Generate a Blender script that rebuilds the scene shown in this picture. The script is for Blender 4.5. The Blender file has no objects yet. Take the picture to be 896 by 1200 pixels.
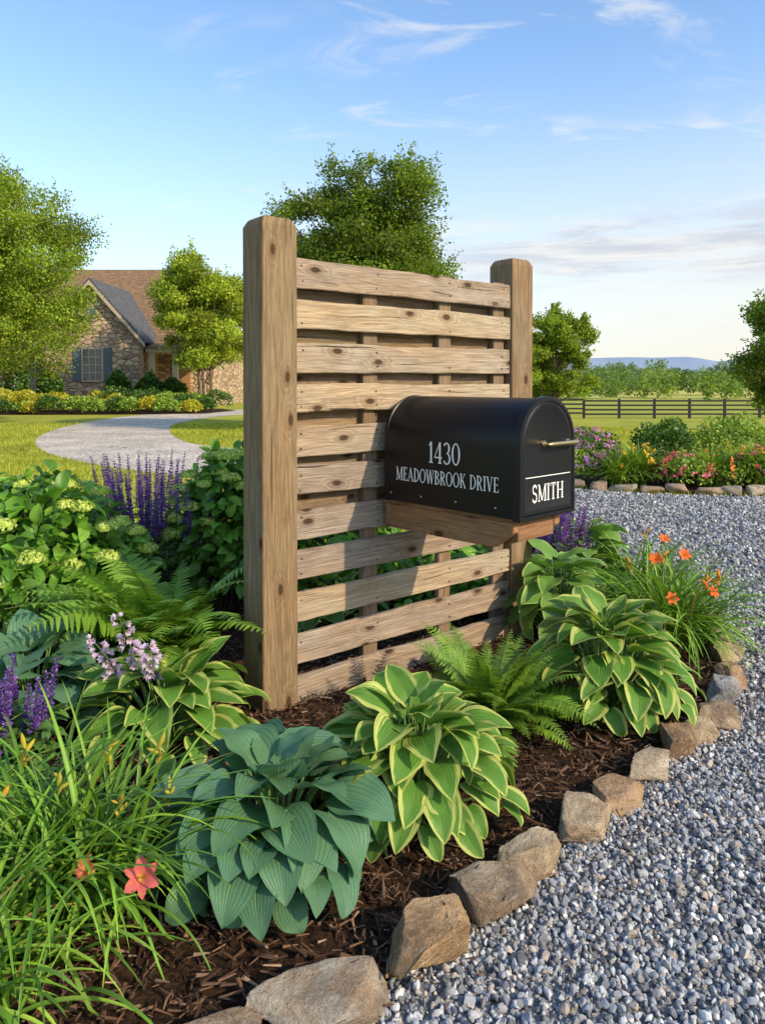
import bpy, math, random
import numpy as np
from mathutils import Vector, Matrix, noise, geometry
rng=np.random.default_rng(11); random.seed(5)
scene=bpy.context.scene
# ------------------------------------------------------------------ helpers
def nd(nt,typ,ins=None,**props):
    n=nt.nodes.new(typ)
    for k,v in props.items(): setattr(n,k,v)
    for k,v in (ins or {}).items():
        s=n.inputs[k]
        if isinstance(v,bpy.types.NodeSocket): nt.links.new(v,s)
        else: s.default_value=v
    return n
def MT(nt,op,a,b=0.0,c=0.0,clamp=False):
    return nd(nt,'ShaderNodeMath',{0:a,1:b,2:c},operation=op,use_clamp=clamp).outputs[0]
def MX(nt,f,a,b,mode='MIX'):
    def c(v): return v if isinstance(v,bpy.types.NodeSocket) else (v[0],v[1],v[2],1.0)
    return nd(nt,'ShaderNodeMix',{0:f,6:c(a),7:c(b)},data_type='RGBA',blend_type=mode).outputs[2]
def RAMP(nt,v,a,b,lo=0.0,hi=1.0):
    return nd(nt,'ShaderNodeMapRange',{0:v,1:a,2:b,3:lo,4:hi},interpolation_type='SMOOTHSTEP').outputs[0]
def NOISE(nt,vec,scale,detail=4,rough=0.55,dist=0.0):
    ins={'Scale':scale,'Detail':detail,'Roughness':rough,'Distortion':dist}
    if vec is not None: ins['Vector']=vec
    return nd(nt,'ShaderNodeTexNoise',ins).outputs[0]
def newmat(name):
    m=bpy.data.materials.new(name); m.use_nodes=True; nt=m.node_tree; nt.nodes.clear()
    out=nt.nodes.new('ShaderNodeOutputMaterial'); return m,nt,out
def BS(nt,col,rough=0.6,spec=0.3,normal=None,metal=0.0):
    c=col if isinstance(col,bpy.types.NodeSocket) else (col[0],col[1],col[2],1)
    ins={'Base Color':c,'Roughness':rough,'Specular IOR Level':spec,'Metallic':metal}
    if normal is not None: ins['Normal']=normal
    return nd(nt,'ShaderNodeBsdfPrincipled',ins).outputs[0]
def BUMP(nt,h,strength=0.5,dist=0.01):
    return nd(nt,'ShaderNodeBump',{'Height':h,'Strength':strength,'Distance':dist}).outputs[0]
def OUT(nt,out,s): nt.links.new(s,out.inputs[0])

class MB:
    def __init__(s): s.V=[];s.F=[];s.C=[];s.U=[];s.M=[];s.n=0
    def add(s,v,f,c,u=None,m=0):
        v=np.asarray(v,float).reshape(-1,3); f=np.asarray(f,int)
        c=np.asarray(c,float)
        if c.ndim==1: c=np.tile(c,(len(v),1))
        if u is None: u=np.zeros((len(v),3))
        s.V.append(v);s.F.append(f+s.n);s.C.append(c);s.U.append(u);s.M.append(np.full(len(f),m,int));s.n+=len(v)
    def inst(s,bv,bf,R,T,C,bu=None,m=0):
        k=len(T);n=len(bv)
        if k==0: return
        v=(np.einsum('kij,nj->kni',R,bv)+T[:,None,:]).reshape(-1,3)
        f=(np.asarray(bf)[None]+(np.arange(k)*n)[:,None,None]).reshape(-1,np.asarray(bf).shape[1])
        c=np.repeat(C,n,axis=0)
        if bu is not None:
            u=np.tile(bu,(k,1)).copy(); u[:,2]=np.repeat(rng.random(k),n)
        else: u=np.zeros((len(v),3)); u[:,2]=np.repeat(rng.random(k),n)
        s.add(v,f,c,u,m)
    def build(s,name,mats,smooth=True,parent=None):
        me=bpy.data.meshes.new(name)
        V=np.concatenate(s.V); me.vertices.add(len(V)); me.vertices.foreach_set('co',V.ravel())
        loops=np.concatenate([f.ravel() for f in s.F]); tot=np.concatenate([np.full(len(f),f.shape[1],int) for f in s.F])
        st=np.concatenate([[0],np.cumsum(tot)[:-1]])
        me.loops.add(len(loops)); me.loops.foreach_set('vertex_index',loops)
        me.polygons.add(len(tot)); me.polygons.foreach_set('loop_start',st); me.polygons.foreach_set('loop_total',tot)
        me.polygons.foreach_set('material_index',np.concatenate(s.M))
        me.polygons.foreach_set('use_smooth',np.full(len(tot),smooth))
        me.update(calc_edges=True)
        a=me.color_attributes.new('Col','FLOAT_COLOR','POINT'); C=np.concatenate(s.C); C=np.hstack([C,np.ones((len(C),1))])
        a.data.foreach_set('color',C.ravel())
        b=me.attributes.new('luv','FLOAT_VECTOR','POINT'); b.data.foreach_set('vector',np.concatenate(s.U).ravel())
        me.validate()
        for m in mats: me.materials.append(m)
        o=bpy.data.objects.new(name,me); scene.collection.objects.link(o)
        if parent: o.parent=parent
        return o
def unit(a): return a/np.maximum(np.linalg.norm(a,axis=-1,keepdims=True),1e-9)
def frames(d,nrm,size=None):
    y=unit(d); x=unit(np.cross(y,nrm)); z=np.cross(x,y); R=np.stack([x,y,z],axis=-1)
    if size is not None: R=R*np.asarray(size)[:,None,None]
    return R
def rz(a): return np.array([[math.cos(a),-math.sin(a),0],[math.sin(a),math.cos(a),0],[0,0,1]])
def tube(mb,pts,rad,col,sides=5,m=0):
    pts=np.asarray(pts,float); n=len(pts); rad=np.broadcast_to(rad,(n,))
    d=unit(np.gradient(pts,axis=0)); ref=np.array([0.31,0.17,0.05]); 
    if abs(np.dot(unit(d.mean(0)),unit(ref)))>0.9: ref=np.array([0,0,1.])
    x=unit(np.cross(d,ref)); y=np.cross(d,x)
    a=np.linspace(0,2*math.pi,sides,endpoint=False)
    v=pts[:,None,:]+rad[:,None,None]*(np.cos(a)[None,:,None]*x[:,None,:]+np.sin(a)[None,:,None]*y[:,None,:])
    f=[]
    for i in range(n-1):
        for j in range(sides): k=(j+1)%sides; f.append([i*sides+j,i*sides+k,(i+1)*sides+k,(i+1)*sides+j])
    mb.add(v.reshape(-1,3),f,col,None,m)
def bez(a,b,c,n=6):
    t=np.linspace(0,1,n)[:,None]; a,b,c=map(np.asarray,(a,b,c)); return a*(1-t)**2+2*b*t*(1-t)+c*t*t
def gridfaces(nv,nu):
    i=np.arange(nv)[:,None]; j=np.arange(nu)[None,:]; a=i*(nu+1)+j
    return np.stack([a,a+1,a+nu+2,a+nu+1],-1).reshape(-1,4)
def leaf(L,W,th0,bend,cup=0.25,wave=0.0,kind='hosta',nu=8,nv=9,cord=0.1,ph=0.0):
    v=np.linspace(0,1,nv+1); u=np.linspace(-1,1,nu+1)
    th=th0-bend*v**1.2; ds=L/nv
    cy=np.concatenate([[0],np.cumsum(np.cos((th[1:]+th[:-1])/2))*ds]); cz=np.concatenate([[0],np.cumsum(np.sin((th[1:]+th[:-1])/2))*ds])
    if kind=='hosta': w=np.sin(np.pi*(0.13+0.87*v)**0.72)**0.85
    elif kind=='lance': w=np.sin(np.pi*(0.04+0.96*v)**0.8)**0.9
    elif kind=='grass': w=(0.55+0.45*np.minimum(v*4,1))*(1-v**2.2)**0.8+0.01
    elif kind=='petal': w=np.sin(np.pi*(0.1+0.9*v)**1.3)**0.7
    w=w*W; U,Vv=np.meshgrid(u,v); au=np.abs(U)
    nz=cup*au**1.4*w[:,None]+wave*w[:,None]*au*np.sin(Vv*11+ph+U*1.5)
    back=-cord*L*np.sin(np.pi*np.minimum(au,1)*0.8)*(1-Vv)**3 if cord else 0*au
    x=w[:,None]*U*(1-0.25*cup)
    y=cy[:,None]+np.cos(th)[:,None]*back-np.sin(th)[:,None]*nz
    z=cz[:,None]+np.sin(th)[:,None]*back+np.cos(th)[:,None]*nz
    return np.stack([x,y,z],-1).reshape(-1,3),gridfaces(nv,nu),np.stack([U,Vv,0*U],-1).reshape(-1,3)
def empty(name,loc=(0,0,0),rot=0):
    e=bpy.data.objects.new(name,None); scene.collection.objects.link(e); e.location=loc; e.rotation_euler=(0,0,rot); return e
def inpoly(P,poly):
    x,y=P[:,0],P[:,1]; c=np.zeros(len(P),bool); n=len(poly); j=n-1
    for i in range(n):
        xi,yi=poly[i]; xj,yj=poly[j]
        cond=((yi>y)!=(yj>y))&(x<(xj-xi)*(y-yi)/(yj-yi+1e-12)+xi); c^=cond; j=i
    return c
def smooth_line(pts,n=6):
    pts=[np.array(p,float) for p in pts]; out=[]
    P=[pts[0]]+pts+[pts[-1]]
    for i in range(1,len(P)-2):
        for t in np.linspace(0,1,n,endpoint=False):
            a,b,c,d=P[i-1],P[i],P[i+1],P[i+2]
            out.append(0.5*((2*b)+(-a+c)*t+(2*a-5*b+4*c-d)*t*t+(-a+3*b-3*c+d)*t**3))
    out.append(pts[-1]); return out
import bmesh
def bm_fix(me):
    bm=bmesh.new(); bm.from_mesh(me); bmesh.ops.recalc_face_normals(bm,faces=bm.faces)
    for f in bm.faces:
        if f.normal.z<0: f.normal_flip()
    bm.to_mesh(me); bm.free()
def sheet(name,poly,z,mat):
    tris=geometry.tessellate_polygon([[Vector((p[0],p[1],0)) for p in poly]])
    me=bpy.data.meshes.new(name); me.from_pydata([(p[0],p[1],z) for p in poly],[],[list(t) for t in tris])
    bm_fix(me); me.materials.append(mat); o=bpy.data.objects.new(name,me); scene.collection.objects.link(o); return o
# ------------------------------------------------------------------ materials
def leafmat(name,trans=0.3,rough=0.45,spec=0.35,var=0.5,nscale=9.0,bump=0.0):
    m,nt,out=newmat(name)
    col=nd(nt,'ShaderNodeAttribute',attribute_name='Col').outputs[0]
    geo=nd(nt,'ShaderNodeNewGeometry')
    n=NOISE(nt,geo.outputs['Position'],nscale,3)
    f=MT(nt,'ADD',MT(nt,'MULTIPLY',n,var*2),1-var)
    col=MX(nt,1.0,col,nd(nt,'ShaderNodeCombineColor',{0:f,1:f,2:f}).outputs[0],'MULTIPLY')
    nor=None
    if bump: nor=BUMP(nt,NOISE(nt,geo.outputs['Position'],nscale*8,2),bump,0.004)
    p=BS(nt,col,rough,spec,nor)
    tcol=MX(nt,1.0,col,(1.5,1.4,0.5),'MULTIPLY')
    t=nd(nt,'ShaderNodeBsdfTranslucent',{'Color':tcol}).outputs[0]
    OUT(nt,out,nd(nt,'ShaderNodeMixShader',{0:trans,1:p,2:t}).outputs[0]); return m
M_leaf=leafmat('foliage_leaf',0.3,0.42,0.4); M_tree=leafmat('tree_foliage',0.45,0.5,0.25,0.35,0.8)
M_grassblade=leafmat('grass_blade',0.4,0.5,0.2,0.4,1.2); M_petal=leafmat('flower_petal',0.35,0.6,0.15,0.15)
def hostamat(name,cen,cen2,mar,width,glauc=0.0):
    m,nt,out=newmat(name)
    a=nd(nt,'ShaderNodeAttribute',attribute_name='luv').outputs[1]
    sx=nd(nt,'ShaderNodeSeparateXYZ',{0:a}); u,v,r=sx.outputs
    au=MT(nt,'ABSOLUTE',u)
    pos=nd(nt,'ShaderNodeNewGeometry').outputs['Position']
    rv=nd(nt,'ShaderNodeCombineXYZ',{0:MT(nt,'MULTIPLY',u,7.0),1:MT(nt,'MULTIPLY',v,1.6),2:MT(nt,'MULTIPLY',r,40.0)}).outputs[0]
    nn=NOISE(nt,rv,1.6,4,0.6)
    vein=MT(nt,'ABSOLUTE',MT(nt,'SINE',MT(nt,'MULTIPLY',MT(nt,'POWER',au,0.85),17.0)))
    veinm=RAMP(nt,vein,0.0,0.45,0.0,1.0)
    mid=RAMP(nt,au,0.0,0.05,0,1)
    base=MX(nt,nn,cen,cen2)
    base=MX(nt,MT(nt,'MULTIPLY',r,0.45),base,MX(nt,0.5,cen,(0.14,0.24,0.04)))
    if mar is not None:
        e=MT(nt,'ADD',au,MT(nt,'MULTIPLY',MT(nt,'SUBTRACT',nn,0.5),0.9))
        e=MT(nt,'ADD',e,MT(nt,'MULTIPLY',RAMP(nt,v,0.75,1.0),0.35))
        e=MT(nt,'ADD',e,MT(nt,'MULTIPLY',MT(nt,'SUBTRACT',r,0.5),0.18))
        mk=RAMP(nt,e,width-0.05,width+0.07)
        base=MX(nt,mk,base,mar)
    base=MX(nt,MT(nt,'MULTIPLY',MT(nt,'SUBTRACT',1.0,veinm),0.3),base,MX(nt,1.0,base,(0.55,0.6,0.5),'MULTIPLY'))
    base=MX(nt,MT(nt,'MULTIPLY',MT(nt,'SUBTRACT',1.0,mid),0.5),base,(0.25,0.33,0.12))
    bl=RAMP(nt,NOISE(nt,pos,60,3),0.66,0.73); base=MX(nt,MT(nt,'MULTIPLY',bl,0.4),base,(0.14,0.11,0.03))
    nor=BUMP(nt,MT(nt,'ADD',MT(nt,'ADD',veinm,MT(nt,'MULTIPLY',mid,0.8)),MT(nt,'MULTIPLY',NOISE(nt,pos,90,3),0.8)),0.6,0.003)
    p=BS(nt,base,0.5,0.3,nor)
    t=nd(nt,'ShaderNodeBsdfTranslucent',{'Color':MX(nt,1.0,base,(1.2,1.2,0.6),'MULTIPLY')}).outputs[0]
    OUT(nt,out,nd(nt,'ShaderNodeMixShader',{0:0.25,1:p,2:t}).outputs[0]); return m
M_hblue=hostamat('blue_hosta_leaf',(0.08,0.20,0.115),(0.125,0.27,0.155),None,1)
M_hvar=hostamat('variegated_hosta_leaf',(0.08,0.22,0.03),(0.16,0.34,0.045),(0.50,0.56,0.15),0.72)
M_hgrn=hostamat('green_hosta_leaf',(0.12,0.27,0.05),(0.19,0.36,0.07),(0.4,0.52,0.15),0.86)

def woodmat(name,c1,c2,dark,grey=0.3,gcol=(0.40,0.35,0.28),ksel=0.66,bvar=0.4):
    m,nt,out=newmat(name)
    tc=nd(nt,'ShaderNodeTexCoord').outputs['Object']
    rnd=nd(nt,'ShaderNodeObjectInfo').outputs['Random']
    s0=nd(nt,'ShaderNodeSeparateXYZ',{0:tc}).outputs
    px=MT(nt,'ADD',s0[0],MT(nt,'MULTIPLY',rnd,37.0)); py=MT(nt,'ADD',MT(nt,'ADD',s0[1],s0[2]),MT(nt,'MULTIPLY',rnd,11.0))
    p=nd(nt,'ShaderNodeCombineXYZ',{0:px,1:py,2:MT(nt,'MULTIPLY',rnd,23.0)}).outputs[0]
    wob=NOISE(nt,nd(nt,'ShaderNodeVectorMath',{0:p,1:(2.0,4,1)},operation='MULTIPLY').outputs[0],1.0,2)
    p=nd(nt,'ShaderNodeVectorMath',{0:p,1:nd(nt,'ShaderNodeCombineXYZ',{0:0.0,1:MT(nt,'MULTIPLY',wob,0.035),2:0.0}).outputs[0]},operation='ADD').outputs[0]
    def sc(s): return nd(nt,'ShaderNodeVectorMath',{0:p,1:s},operation='MULTIPLY').outputs[0]
    vor=nd(nt,'ShaderNodeTexVoronoi',{'Vector':sc((4.2,9.0,0)),'Scale':1.0,'Randomness':1.0},voronoi_dimensions='2D')
    dist=vor.outputs['Distance']; sel=RAMP(nt,nd(nt,'ShaderNodeSeparateColor',{0:vor.outputs['Color']}).outputs[0],ksel,ksel+.03)
    near=MT(nt,'MULTIPLY',RAMP(nt,dist,0.45,0.05),sel)
    n1=NOISE(nt,sc((0.8,9,1)),1.0,3,0.5,0.2)
    ring=MT(nt,'SINE',MT(nt,'ADD',MT(nt,'MULTIPLY',n1,70.0),MT(nt,'MULTIPLY',near,14.0)))
    ring=MT(nt,'ADD',MT(nt,'MULTIPLY',ring,0.5),0.5)
    fine=NOISE(nt,sc((7,260,1)),1.0,4,0.7)
    streak=NOISE(nt,sc((2.0,60,1)),1.0,6,0.7)
    blot=NOISE(nt,sc((5,14,1)),1.0,5,0.65)
    col=MX(nt,RAMP(nt,streak,0.33,0.67),c1,c2)
    patch=RAMP(nt,NOISE(nt,sc((1.6,5,1)),1.0,4,0.6),0.34,0.64)
    col=MX(nt,MT(nt,'MULTIPLY',patch,grey),col,gcol)
    col=MX(nt,MT(nt,'MULTIPLY',ring,0.27),col,dark)
    col=MX(nt,MT(nt,'MULTIPLY',RAMP(nt,fine,0.42,0.68),0.6),col,dark)
    col=MX(nt,MT(nt,'MULTIPLY',RAMP(nt,blot,0.52,0.75),0.5),col,[x*1.1 for x in dark])
    kn=MT(nt,'MULTIPLY',RAMP(nt,dist,0.13,0.07),sel); kr=MT(nt,'MULTIPLY',RAMP(nt,dist,0.28,0.10),sel)
    col=MX(nt,MT(nt,'MULTIPLY',kr,0.55),col,(0.15,0.085,0.045)); col=MX(nt,MT(nt,'MULTIPLY',kn,0.85),col,(0.045,0.026,0.016))
    crk=RAMP(nt,NOISE(nt,sc((1.3,75,1)),1.0,2),0.69,0.72); col=MX(nt,MT(nt,'MULTIPLY',crk,0.85),col,(0.035,0.026,0.018))
    br=MT(nt,'ADD',MT(nt,'MULTIPLY',rnd,bvar),1-bvar/2); col=MX(nt,1.0,col,nd(nt,'ShaderNodeCombineColor',{0:br,1:br,2:MT(nt,'MULTIPLY',br,MT(nt,'ADD',1.10,MT(nt,'MULTIPLY',rnd,-0.2)))}).outputs[0],'MULTIPLY')
    h=MT(nt,'SUBTRACT',MT(nt,'SUBTRACT',MT(nt,'MULTIPLY',fine,0.9),MT(nt,'MULTIPLY',ring,0.25)),MT(nt,'ADD',crk,kn))
    OUT(nt,out,BS(nt,col,0.85,0.12,BUMP(nt,h,1.0,0.005))); return m
M_slat=woodmat('weathered_slat_wood',(0.53,0.395,0.27),(0.35,0.255,0.175),(0.145,0.10,0.066),0.75,(0.42,0.375,0.31))
M_post=woodmat('post_wood',(0.34,0.225,0.13),(0.22,0.145,0.085),(0.09,0.058,0.033),0.5,(0.29,0.24,0.17),0.72,0.2)
M_arm=woodmat('bracket_wood',(0.42,0.235,0.115),(0.31,0.17,0.088),(0.13,0.07,0.035),0.0)

def simple(name,col,rough=0.6,spec=0.3,metal=0.0,nscale=20.0,var=0.15,bump=0.0):
    m,nt,out=newmat(name); tc=nd(nt,'ShaderNodeTexCoord').outputs['Object']
    n=NOISE(nt,tc,nscale,5); c=MX(nt,n,[x*(1-var) for x in col],[x*(1+var) for x in col])
    nor=BUMP(nt,NOISE(nt,tc,nscale*6,3),bump,0.003) if bump else None
    OUT(nt,out,BS(nt,c,rough,spec,nor,metal)); return m
M_black=simple('black_powder_coat',(0.0042,0.0052,0.0075),0.34,0.26,0,30,0.1,0.05)
M_blackdoor=simple('black_door_coat',(0.007,0.008,0.010),0.40,0.26,0,30,0.1,0.05)
M_white=simple('white_lettering',(0.80,0.80,0.78),0.5)
M_brass=simple('brushed_brass',(0.68,0.47,0.22),0.28,0.5,1.0,60,0.15)
M_steel=simple('rivet_steel',(0.35,0.35,0.36),0.3,0.5,1.0)
M_screw=simple('screw_head',(0.09,0.075,0.06),0.6,0.3,0.0)
M_bark=simple('tree_bark',(0.16,0.115,0.08),0.9,0.1,0,6,0.5,0.6)
M_blackfence=simple('black_fence_paint',(0.02,0.02,0.02),0.6)
M_trim=simple('tan_trim',(0.46,0.37,0.26),0.6); M_glass=simple('window_glass',(0.03,0.04,0.05),0.08,0.8)
M_shutter=simple('shutter_paint',(0.10,0.12,0.13),0.6)

def colmat(name,rough=0.85,nscale=25,bump=0.5,dist=0.004,var=0.35,spec=0.2):
    m,nt,out=newmat(name); col=nd(nt,'ShaderNodeAttribute',attribute_name='Col').outputs[0]
    pos=nd(nt,'ShaderNodeNewGeometry').outputs['Position']
    n=NOISE(nt,pos,nscale,6,0.65); f=MT(nt,'ADD',MT(nt,'MULTIPLY',n,2*var),1-var)
    col=MX(nt,1.0,col,nd(nt,'ShaderNodeCombineColor',{0:f,1:f,2:f}).outputs[0],'MULTIPLY')
    OUT(nt,out,BS(nt,col,rough,spec,BUMP(nt,n,bump,dist))); return m
M_pebble=colmat('gravel_stone',0.75,90,0.4,0.003,0.3); M_chip=colmat('mulch_chip',0.9,150,0.6,0.002,0.5,0.1)
def rockmat():
    m,nt,out=newmat('field_stone'); col=nd(nt,'ShaderNodeAttribute',attribute_name='Col').outputs[0]
    pos=nd(nt,'ShaderNodeNewGeometry').outputs['Position']
    n=NOISE(nt,pos,9,8,0.65,0.5); n2=NOISE(nt,pos,70,5,0.7); n3=NOISE(nt,pos,6,4,0.6); n4=NOISE(nt,pos,260,4,0.7)
    lay=NOISE(nt,nd(nt,'ShaderNodeVectorMath',{0:pos,1:(6,6,60)},operation='MULTIPLY').outputs[0],1.0,5,0.7,0.8)
    c=MX(nt,RAMP(nt,n,0.35,0.65),MX(nt,1.0,col,(0.65,0.6,0.55),'MULTIPLY'),MX(nt,1.0,col,(1.3,1.27,1.2),'MULTIPLY'))
    c=MX(nt,MT(nt,'MULTIPLY',RAMP(nt,n3,0.48,0.66),0.45),c,(0.40,0.24,0.12))
    c=MX(nt,MT(nt,'MULTIPLY',RAMP(nt,lay,0.5,0.7),0.35),c,MX(nt,1.0,col,(0.5,0.45,0.4),'MULTIPLY'))
    c=MX(nt,MT(nt,'MULTIPLY',RAMP(nt,n2,0.53,0.68),0.5),c,(0.50,0.46,0.39))
    c=MX(nt,MT(nt,'MULTIPLY',RAMP(nt,n2,0.42,0.3),0.5),c,(0.09,0.07,0.05))
    c=MX(nt,MT(nt,'MULTIPLY',RAMP(nt,n4,0.45,0.65),0.25),c,(0.12,0.09,0.06))
    h=MT(nt,'ADD',MT(nt,'ADD',MT(nt,'ADD',MT(nt,'MULTIPLY',n,0.9),MT(nt,'MULTIPLY',n2,0.4)),MT(nt,'MULTIPLY',lay,0.6)),MT(nt,'MULTIPLY',n4,0.15))
    OUT(nt,out,BS(nt,c,0.9,0.12,BUMP(nt,h,1.0,0.03))); return m
M_rock=rockmat()
def gravelmat(name,tint,scale):
    m,nt,out=newmat(name); pos=nd(nt,'ShaderNodeNewGeometry').outputs['Position']
    v=nd(nt,'ShaderNodeTexVoronoi',{'Vector':pos,'Scale':scale}); 
    g=nd(nt,'ShaderNodeSeparateColor',{0:v.outputs['Color']}).outputs
    c=MX(nt,g[0],[x*0.45 for x in tint],[x*1.35 for x in tint]); c=MX(nt,MT(nt,'MULTIPLY',g[1],0.3),c,(0.32,0.27,0.22))
    c=MX(nt,RAMP(nt,v.outputs['Distance'],0.35,0.75),c,[x*0.35 for x in tint])
    big=NOISE(nt,pos,0.8,4); c=MX(nt,RAMP(nt,big,0.35,0.7,0,0.35),c,[x*1.3 for x in tint])
    OUT(nt,out,BS(nt,c,0.85,0.2,BUMP(nt,MT(nt,'SUBTRACT',1.0,v.outputs['Distance']),0.9,0.02))); return m
M_gravel=gravelmat('driveway_gravel',(0.27,0.275,0.285),56); M_gravelfar=gravelmat('lit_tone_gravel',(0.70,0.62,0.53),22)  # second gravel is a lit copy, sunlight put into its paler colour
def mulchmat():
    m,nt,out=newmat('bark_mulch'); pos=nd(nt,'ShaderNodeNewGeometry').outputs['Position']
    n=NOISE(nt,pos,40,6,0.7,1.0); c=MX(nt,RAMP(nt,n,0.35,0.7),(0.018,0.011,0.007),(0.10,0.055,0.032))
    OUT(nt,out,BS(nt,c,0.95,0.1,BUMP(nt,n,1.0,0.03))); return m
M_mulch=mulchmat()
def grassmat():
    m,nt,out=newmat('lawn_turf'); pos=nd(nt,'ShaderNodeNewGeometry').outputs['Position']
    n=NOISE(nt,pos,0.25,5,0.6); n2=NOISE(nt,pos,14,4,0.7); n3=NOISE(nt,pos,0.012,3)
    st=nd(nt,'ShaderNodeVectorMath',{0:pos,1:(1.0,0.25,1.0)},operation='MULTIPLY').outputs[0]
    n4=NOISE(nt,st,2.2,4,0.7)
    c=MX(nt,RAMP(nt,n,0.3,0.7),(0.25,0.29,0.03),(0.38,0.37,0.05))
    c=MX(nt,MT(nt,'MULTIPLY',RAMP(nt,n4,0.4,0.7),0.35),c,(0.17,0.23,0.025))
    c=MX(nt,MT(nt,'MULTIPLY',RAMP(nt,n2,0.35,0.7),0.35),c,(0.44,0.42,0.08))
    y=nd(nt,'ShaderNodeSeparateXYZ',{0:pos}).outputs[1]
    fld=MX(nt,RAMP(nt,n3,0.42,0.58),(0.50,0.45,0.11),(0.26,0.31,0.06))
    c=MX(nt,RAMP(nt,y,55,120),c,fld); c=MX(nt,RAMP(nt,y,300,1800,0,0.75),c,(0.24,0.31,0.33))  # fields, then far ground tinted blue-grey: haze painted into the colour
    OUT(nt,out,BS(nt,c,0.9,0.1,BUMP(nt,n2,0.6,0.03))); return m
M_grass=grassmat()
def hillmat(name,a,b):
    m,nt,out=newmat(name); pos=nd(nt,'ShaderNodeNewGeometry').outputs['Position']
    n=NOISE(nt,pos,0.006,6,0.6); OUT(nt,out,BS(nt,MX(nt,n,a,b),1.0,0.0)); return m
M_hill=hillmat('hazy_hill',(0.23,0.30,0.42),(0.28,0.36,0.47)); M_hill2=hillmat('hazy_near_hill',(0.15,0.23,0.24),(0.21,0.29,0.28))  # atmospheric haze painted into the hills as bluish base colours
def stonewall():
    m,nt,out=newmat('house_stone_wall'); tc=nd(nt,'ShaderNodeTexCoord').outputs['Object']
    s=nd(nt,'ShaderNodeVectorMath',{0:tc,1:(2.2,2.2,4.0)},operation='MULTIPLY').outputs[0]
    v=nd(nt,'ShaderNodeTexVoronoi',{'Vector':s,'Scale':1.0,'Randomness':0.9}); e=nd(nt,'ShaderNodeTexVoronoi',{'Vector':s,'Scale':1.0,'Randomness':0.9},feature='DISTANCE_TO_EDGE')
    g=nd(nt,'ShaderNodeSeparateColor',{0:v.outputs['Color']}).outputs
    c=MX(nt,g[0],(0.26,0.15,0.085),(0.66,0.47,0.28)); c=MX(nt,MT(nt,'MULTIPLY',g[1],0.45),c,(0.40,0.34,0.28))
    c=MX(nt,RAMP(nt,e.outputs['Distance'],0.07,0.02),c,(0.30,0.23,0.16))
    OUT(nt,out,BS(nt,c,0.9,0.1,BUMP(nt,RAMP(nt,e.outputs['Distance'],0,0.12),1.0,0.06))); return m
M_stone=stonewall()
def roofmat(name,a,b):
    m,nt,out=newmat(name); tc=nd(nt,'ShaderNodeTexCoord').outputs['Object']
    sx=nd(nt,'ShaderNodeSeparateXYZ',{0:tc}).outputs
    course=MT(nt,'FRACT',MT(nt,'MULTIPLY',sx[2],5.0)); n=NOISE(nt,nd(nt,'ShaderNodeVectorMath',{0:tc,1:(4,4,5)},operation='MULTIPLY').outputs[0],1.0,4,0.7)
    c=MX(nt,RAMP(nt,n,0.3,0.7),a,b); c=MX(nt,RAMP(nt,course,0.15,0.0,0,0.6),c,(0.03,0.025,0.02))
    OUT(nt,out,BS(nt,c,0.9,0.1,BUMP(nt,course,0.5,0.02))); return m
M_roof=roofmat('brown_shingles',(0.16,0.10,0.06),(0.27,0.175,0.11)); M_roof2=roofmat('grey_shingles',(0.07,0.075,0.085),(0.12,0.125,0.135))

# ------------------------------------------------------------------ camera & light
cam_d=bpy.data.cameras.new('camera'); cam=bpy.data.objects.new('camera',cam_d); scene.collection.objects.link(cam)
cam.location=(0,0,1.4); cam.rotation_euler=(math.radians(89.0),0,0)
cam_d.sensor_fit='VERTICAL'; cam_d.sensor_height=36; cam_d.sensor_width=36*0.7467; cam_d.lens=26.1
cam_d.shift_y=-0.1125; cam_d.clip_start=0.05; cam_d.clip_end=9000
scene.camera=cam
SUN_EL=math.radians(30); sx_,sy_=0.82,-0.57
S=Vector((sx_,sy_,0)).normalized()*math.cos(SUN_EL); S.z=math.sin(SUN_EL)
sl=bpy.data.lights.new('sun','SUN'); sl.energy=5.0; sl.angle=math.radians(0.6); sl.color=(1.0,0.80,0.52)
so=bpy.data.objects.new('sun',sl); scene.collection.objects.link(so); so.rotation_euler=S.to_track_quat('Z','Y').to_euler(); so.location=(30,-12,25)
w=bpy.data.worlds.new('World'); scene.world=w; w.use_nodes=True; nt=w.node_tree; nt.nodes.clear()
wo=nt.nodes.new('ShaderNodeOutputWorld')
sky=nd(nt,'ShaderNodeTexSky',sky_type='NISHITA',sun_disc=False,sun_elevation=SUN_EL,sun_rotation=math.atan2(sx_,sy_),altitude=50,air_density=1.0,dust_density=1.0,ozone_density=1.5)
tc=nd(nt,'ShaderNodeTexCoord').outputs['Generated']
sx=nd(nt,'ShaderNodeSeparateXYZ',{0:tc}).outputs
den=MT(nt,'ADD',MT(nt,'MAXIMUM',sx[2],0.0),0.12)
cv=nd(nt,'ShaderNodeCombineXYZ',{0:MT(nt,'DIVIDE',sx[0],den),1:MT(nt,'DIVIDE',sx[1],den),2:0.0}).outputs[0]
cvs=nd(nt,'ShaderNodeMapping',{'Vector':cv,'Location':(1.3,4.2,0),'Rotation':(0,0,0.5),'Scale':(1.1,2.0,1)}).outputs[0]
c1=NOISE(nt,cvs,1.9,9,0.62,0.9); c2=NOISE(nt,cvs,0.9,3,0.5)
wisp=MT(nt,'MULTIPLY',RAMP(nt,c1,0.50,0.68),RAMP(nt,c2,0.47,0.60))
wisp=MT(nt,'MULTIPLY',wisp,RAMP(nt,sx[0],-0.5,0.35,0.45,1.0))
lv=nd(nt,'ShaderNodeVectorMath',{0:tc,1:(3.2,3.2,26.0)},operation='MULTIPLY').outputs[0]
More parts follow.
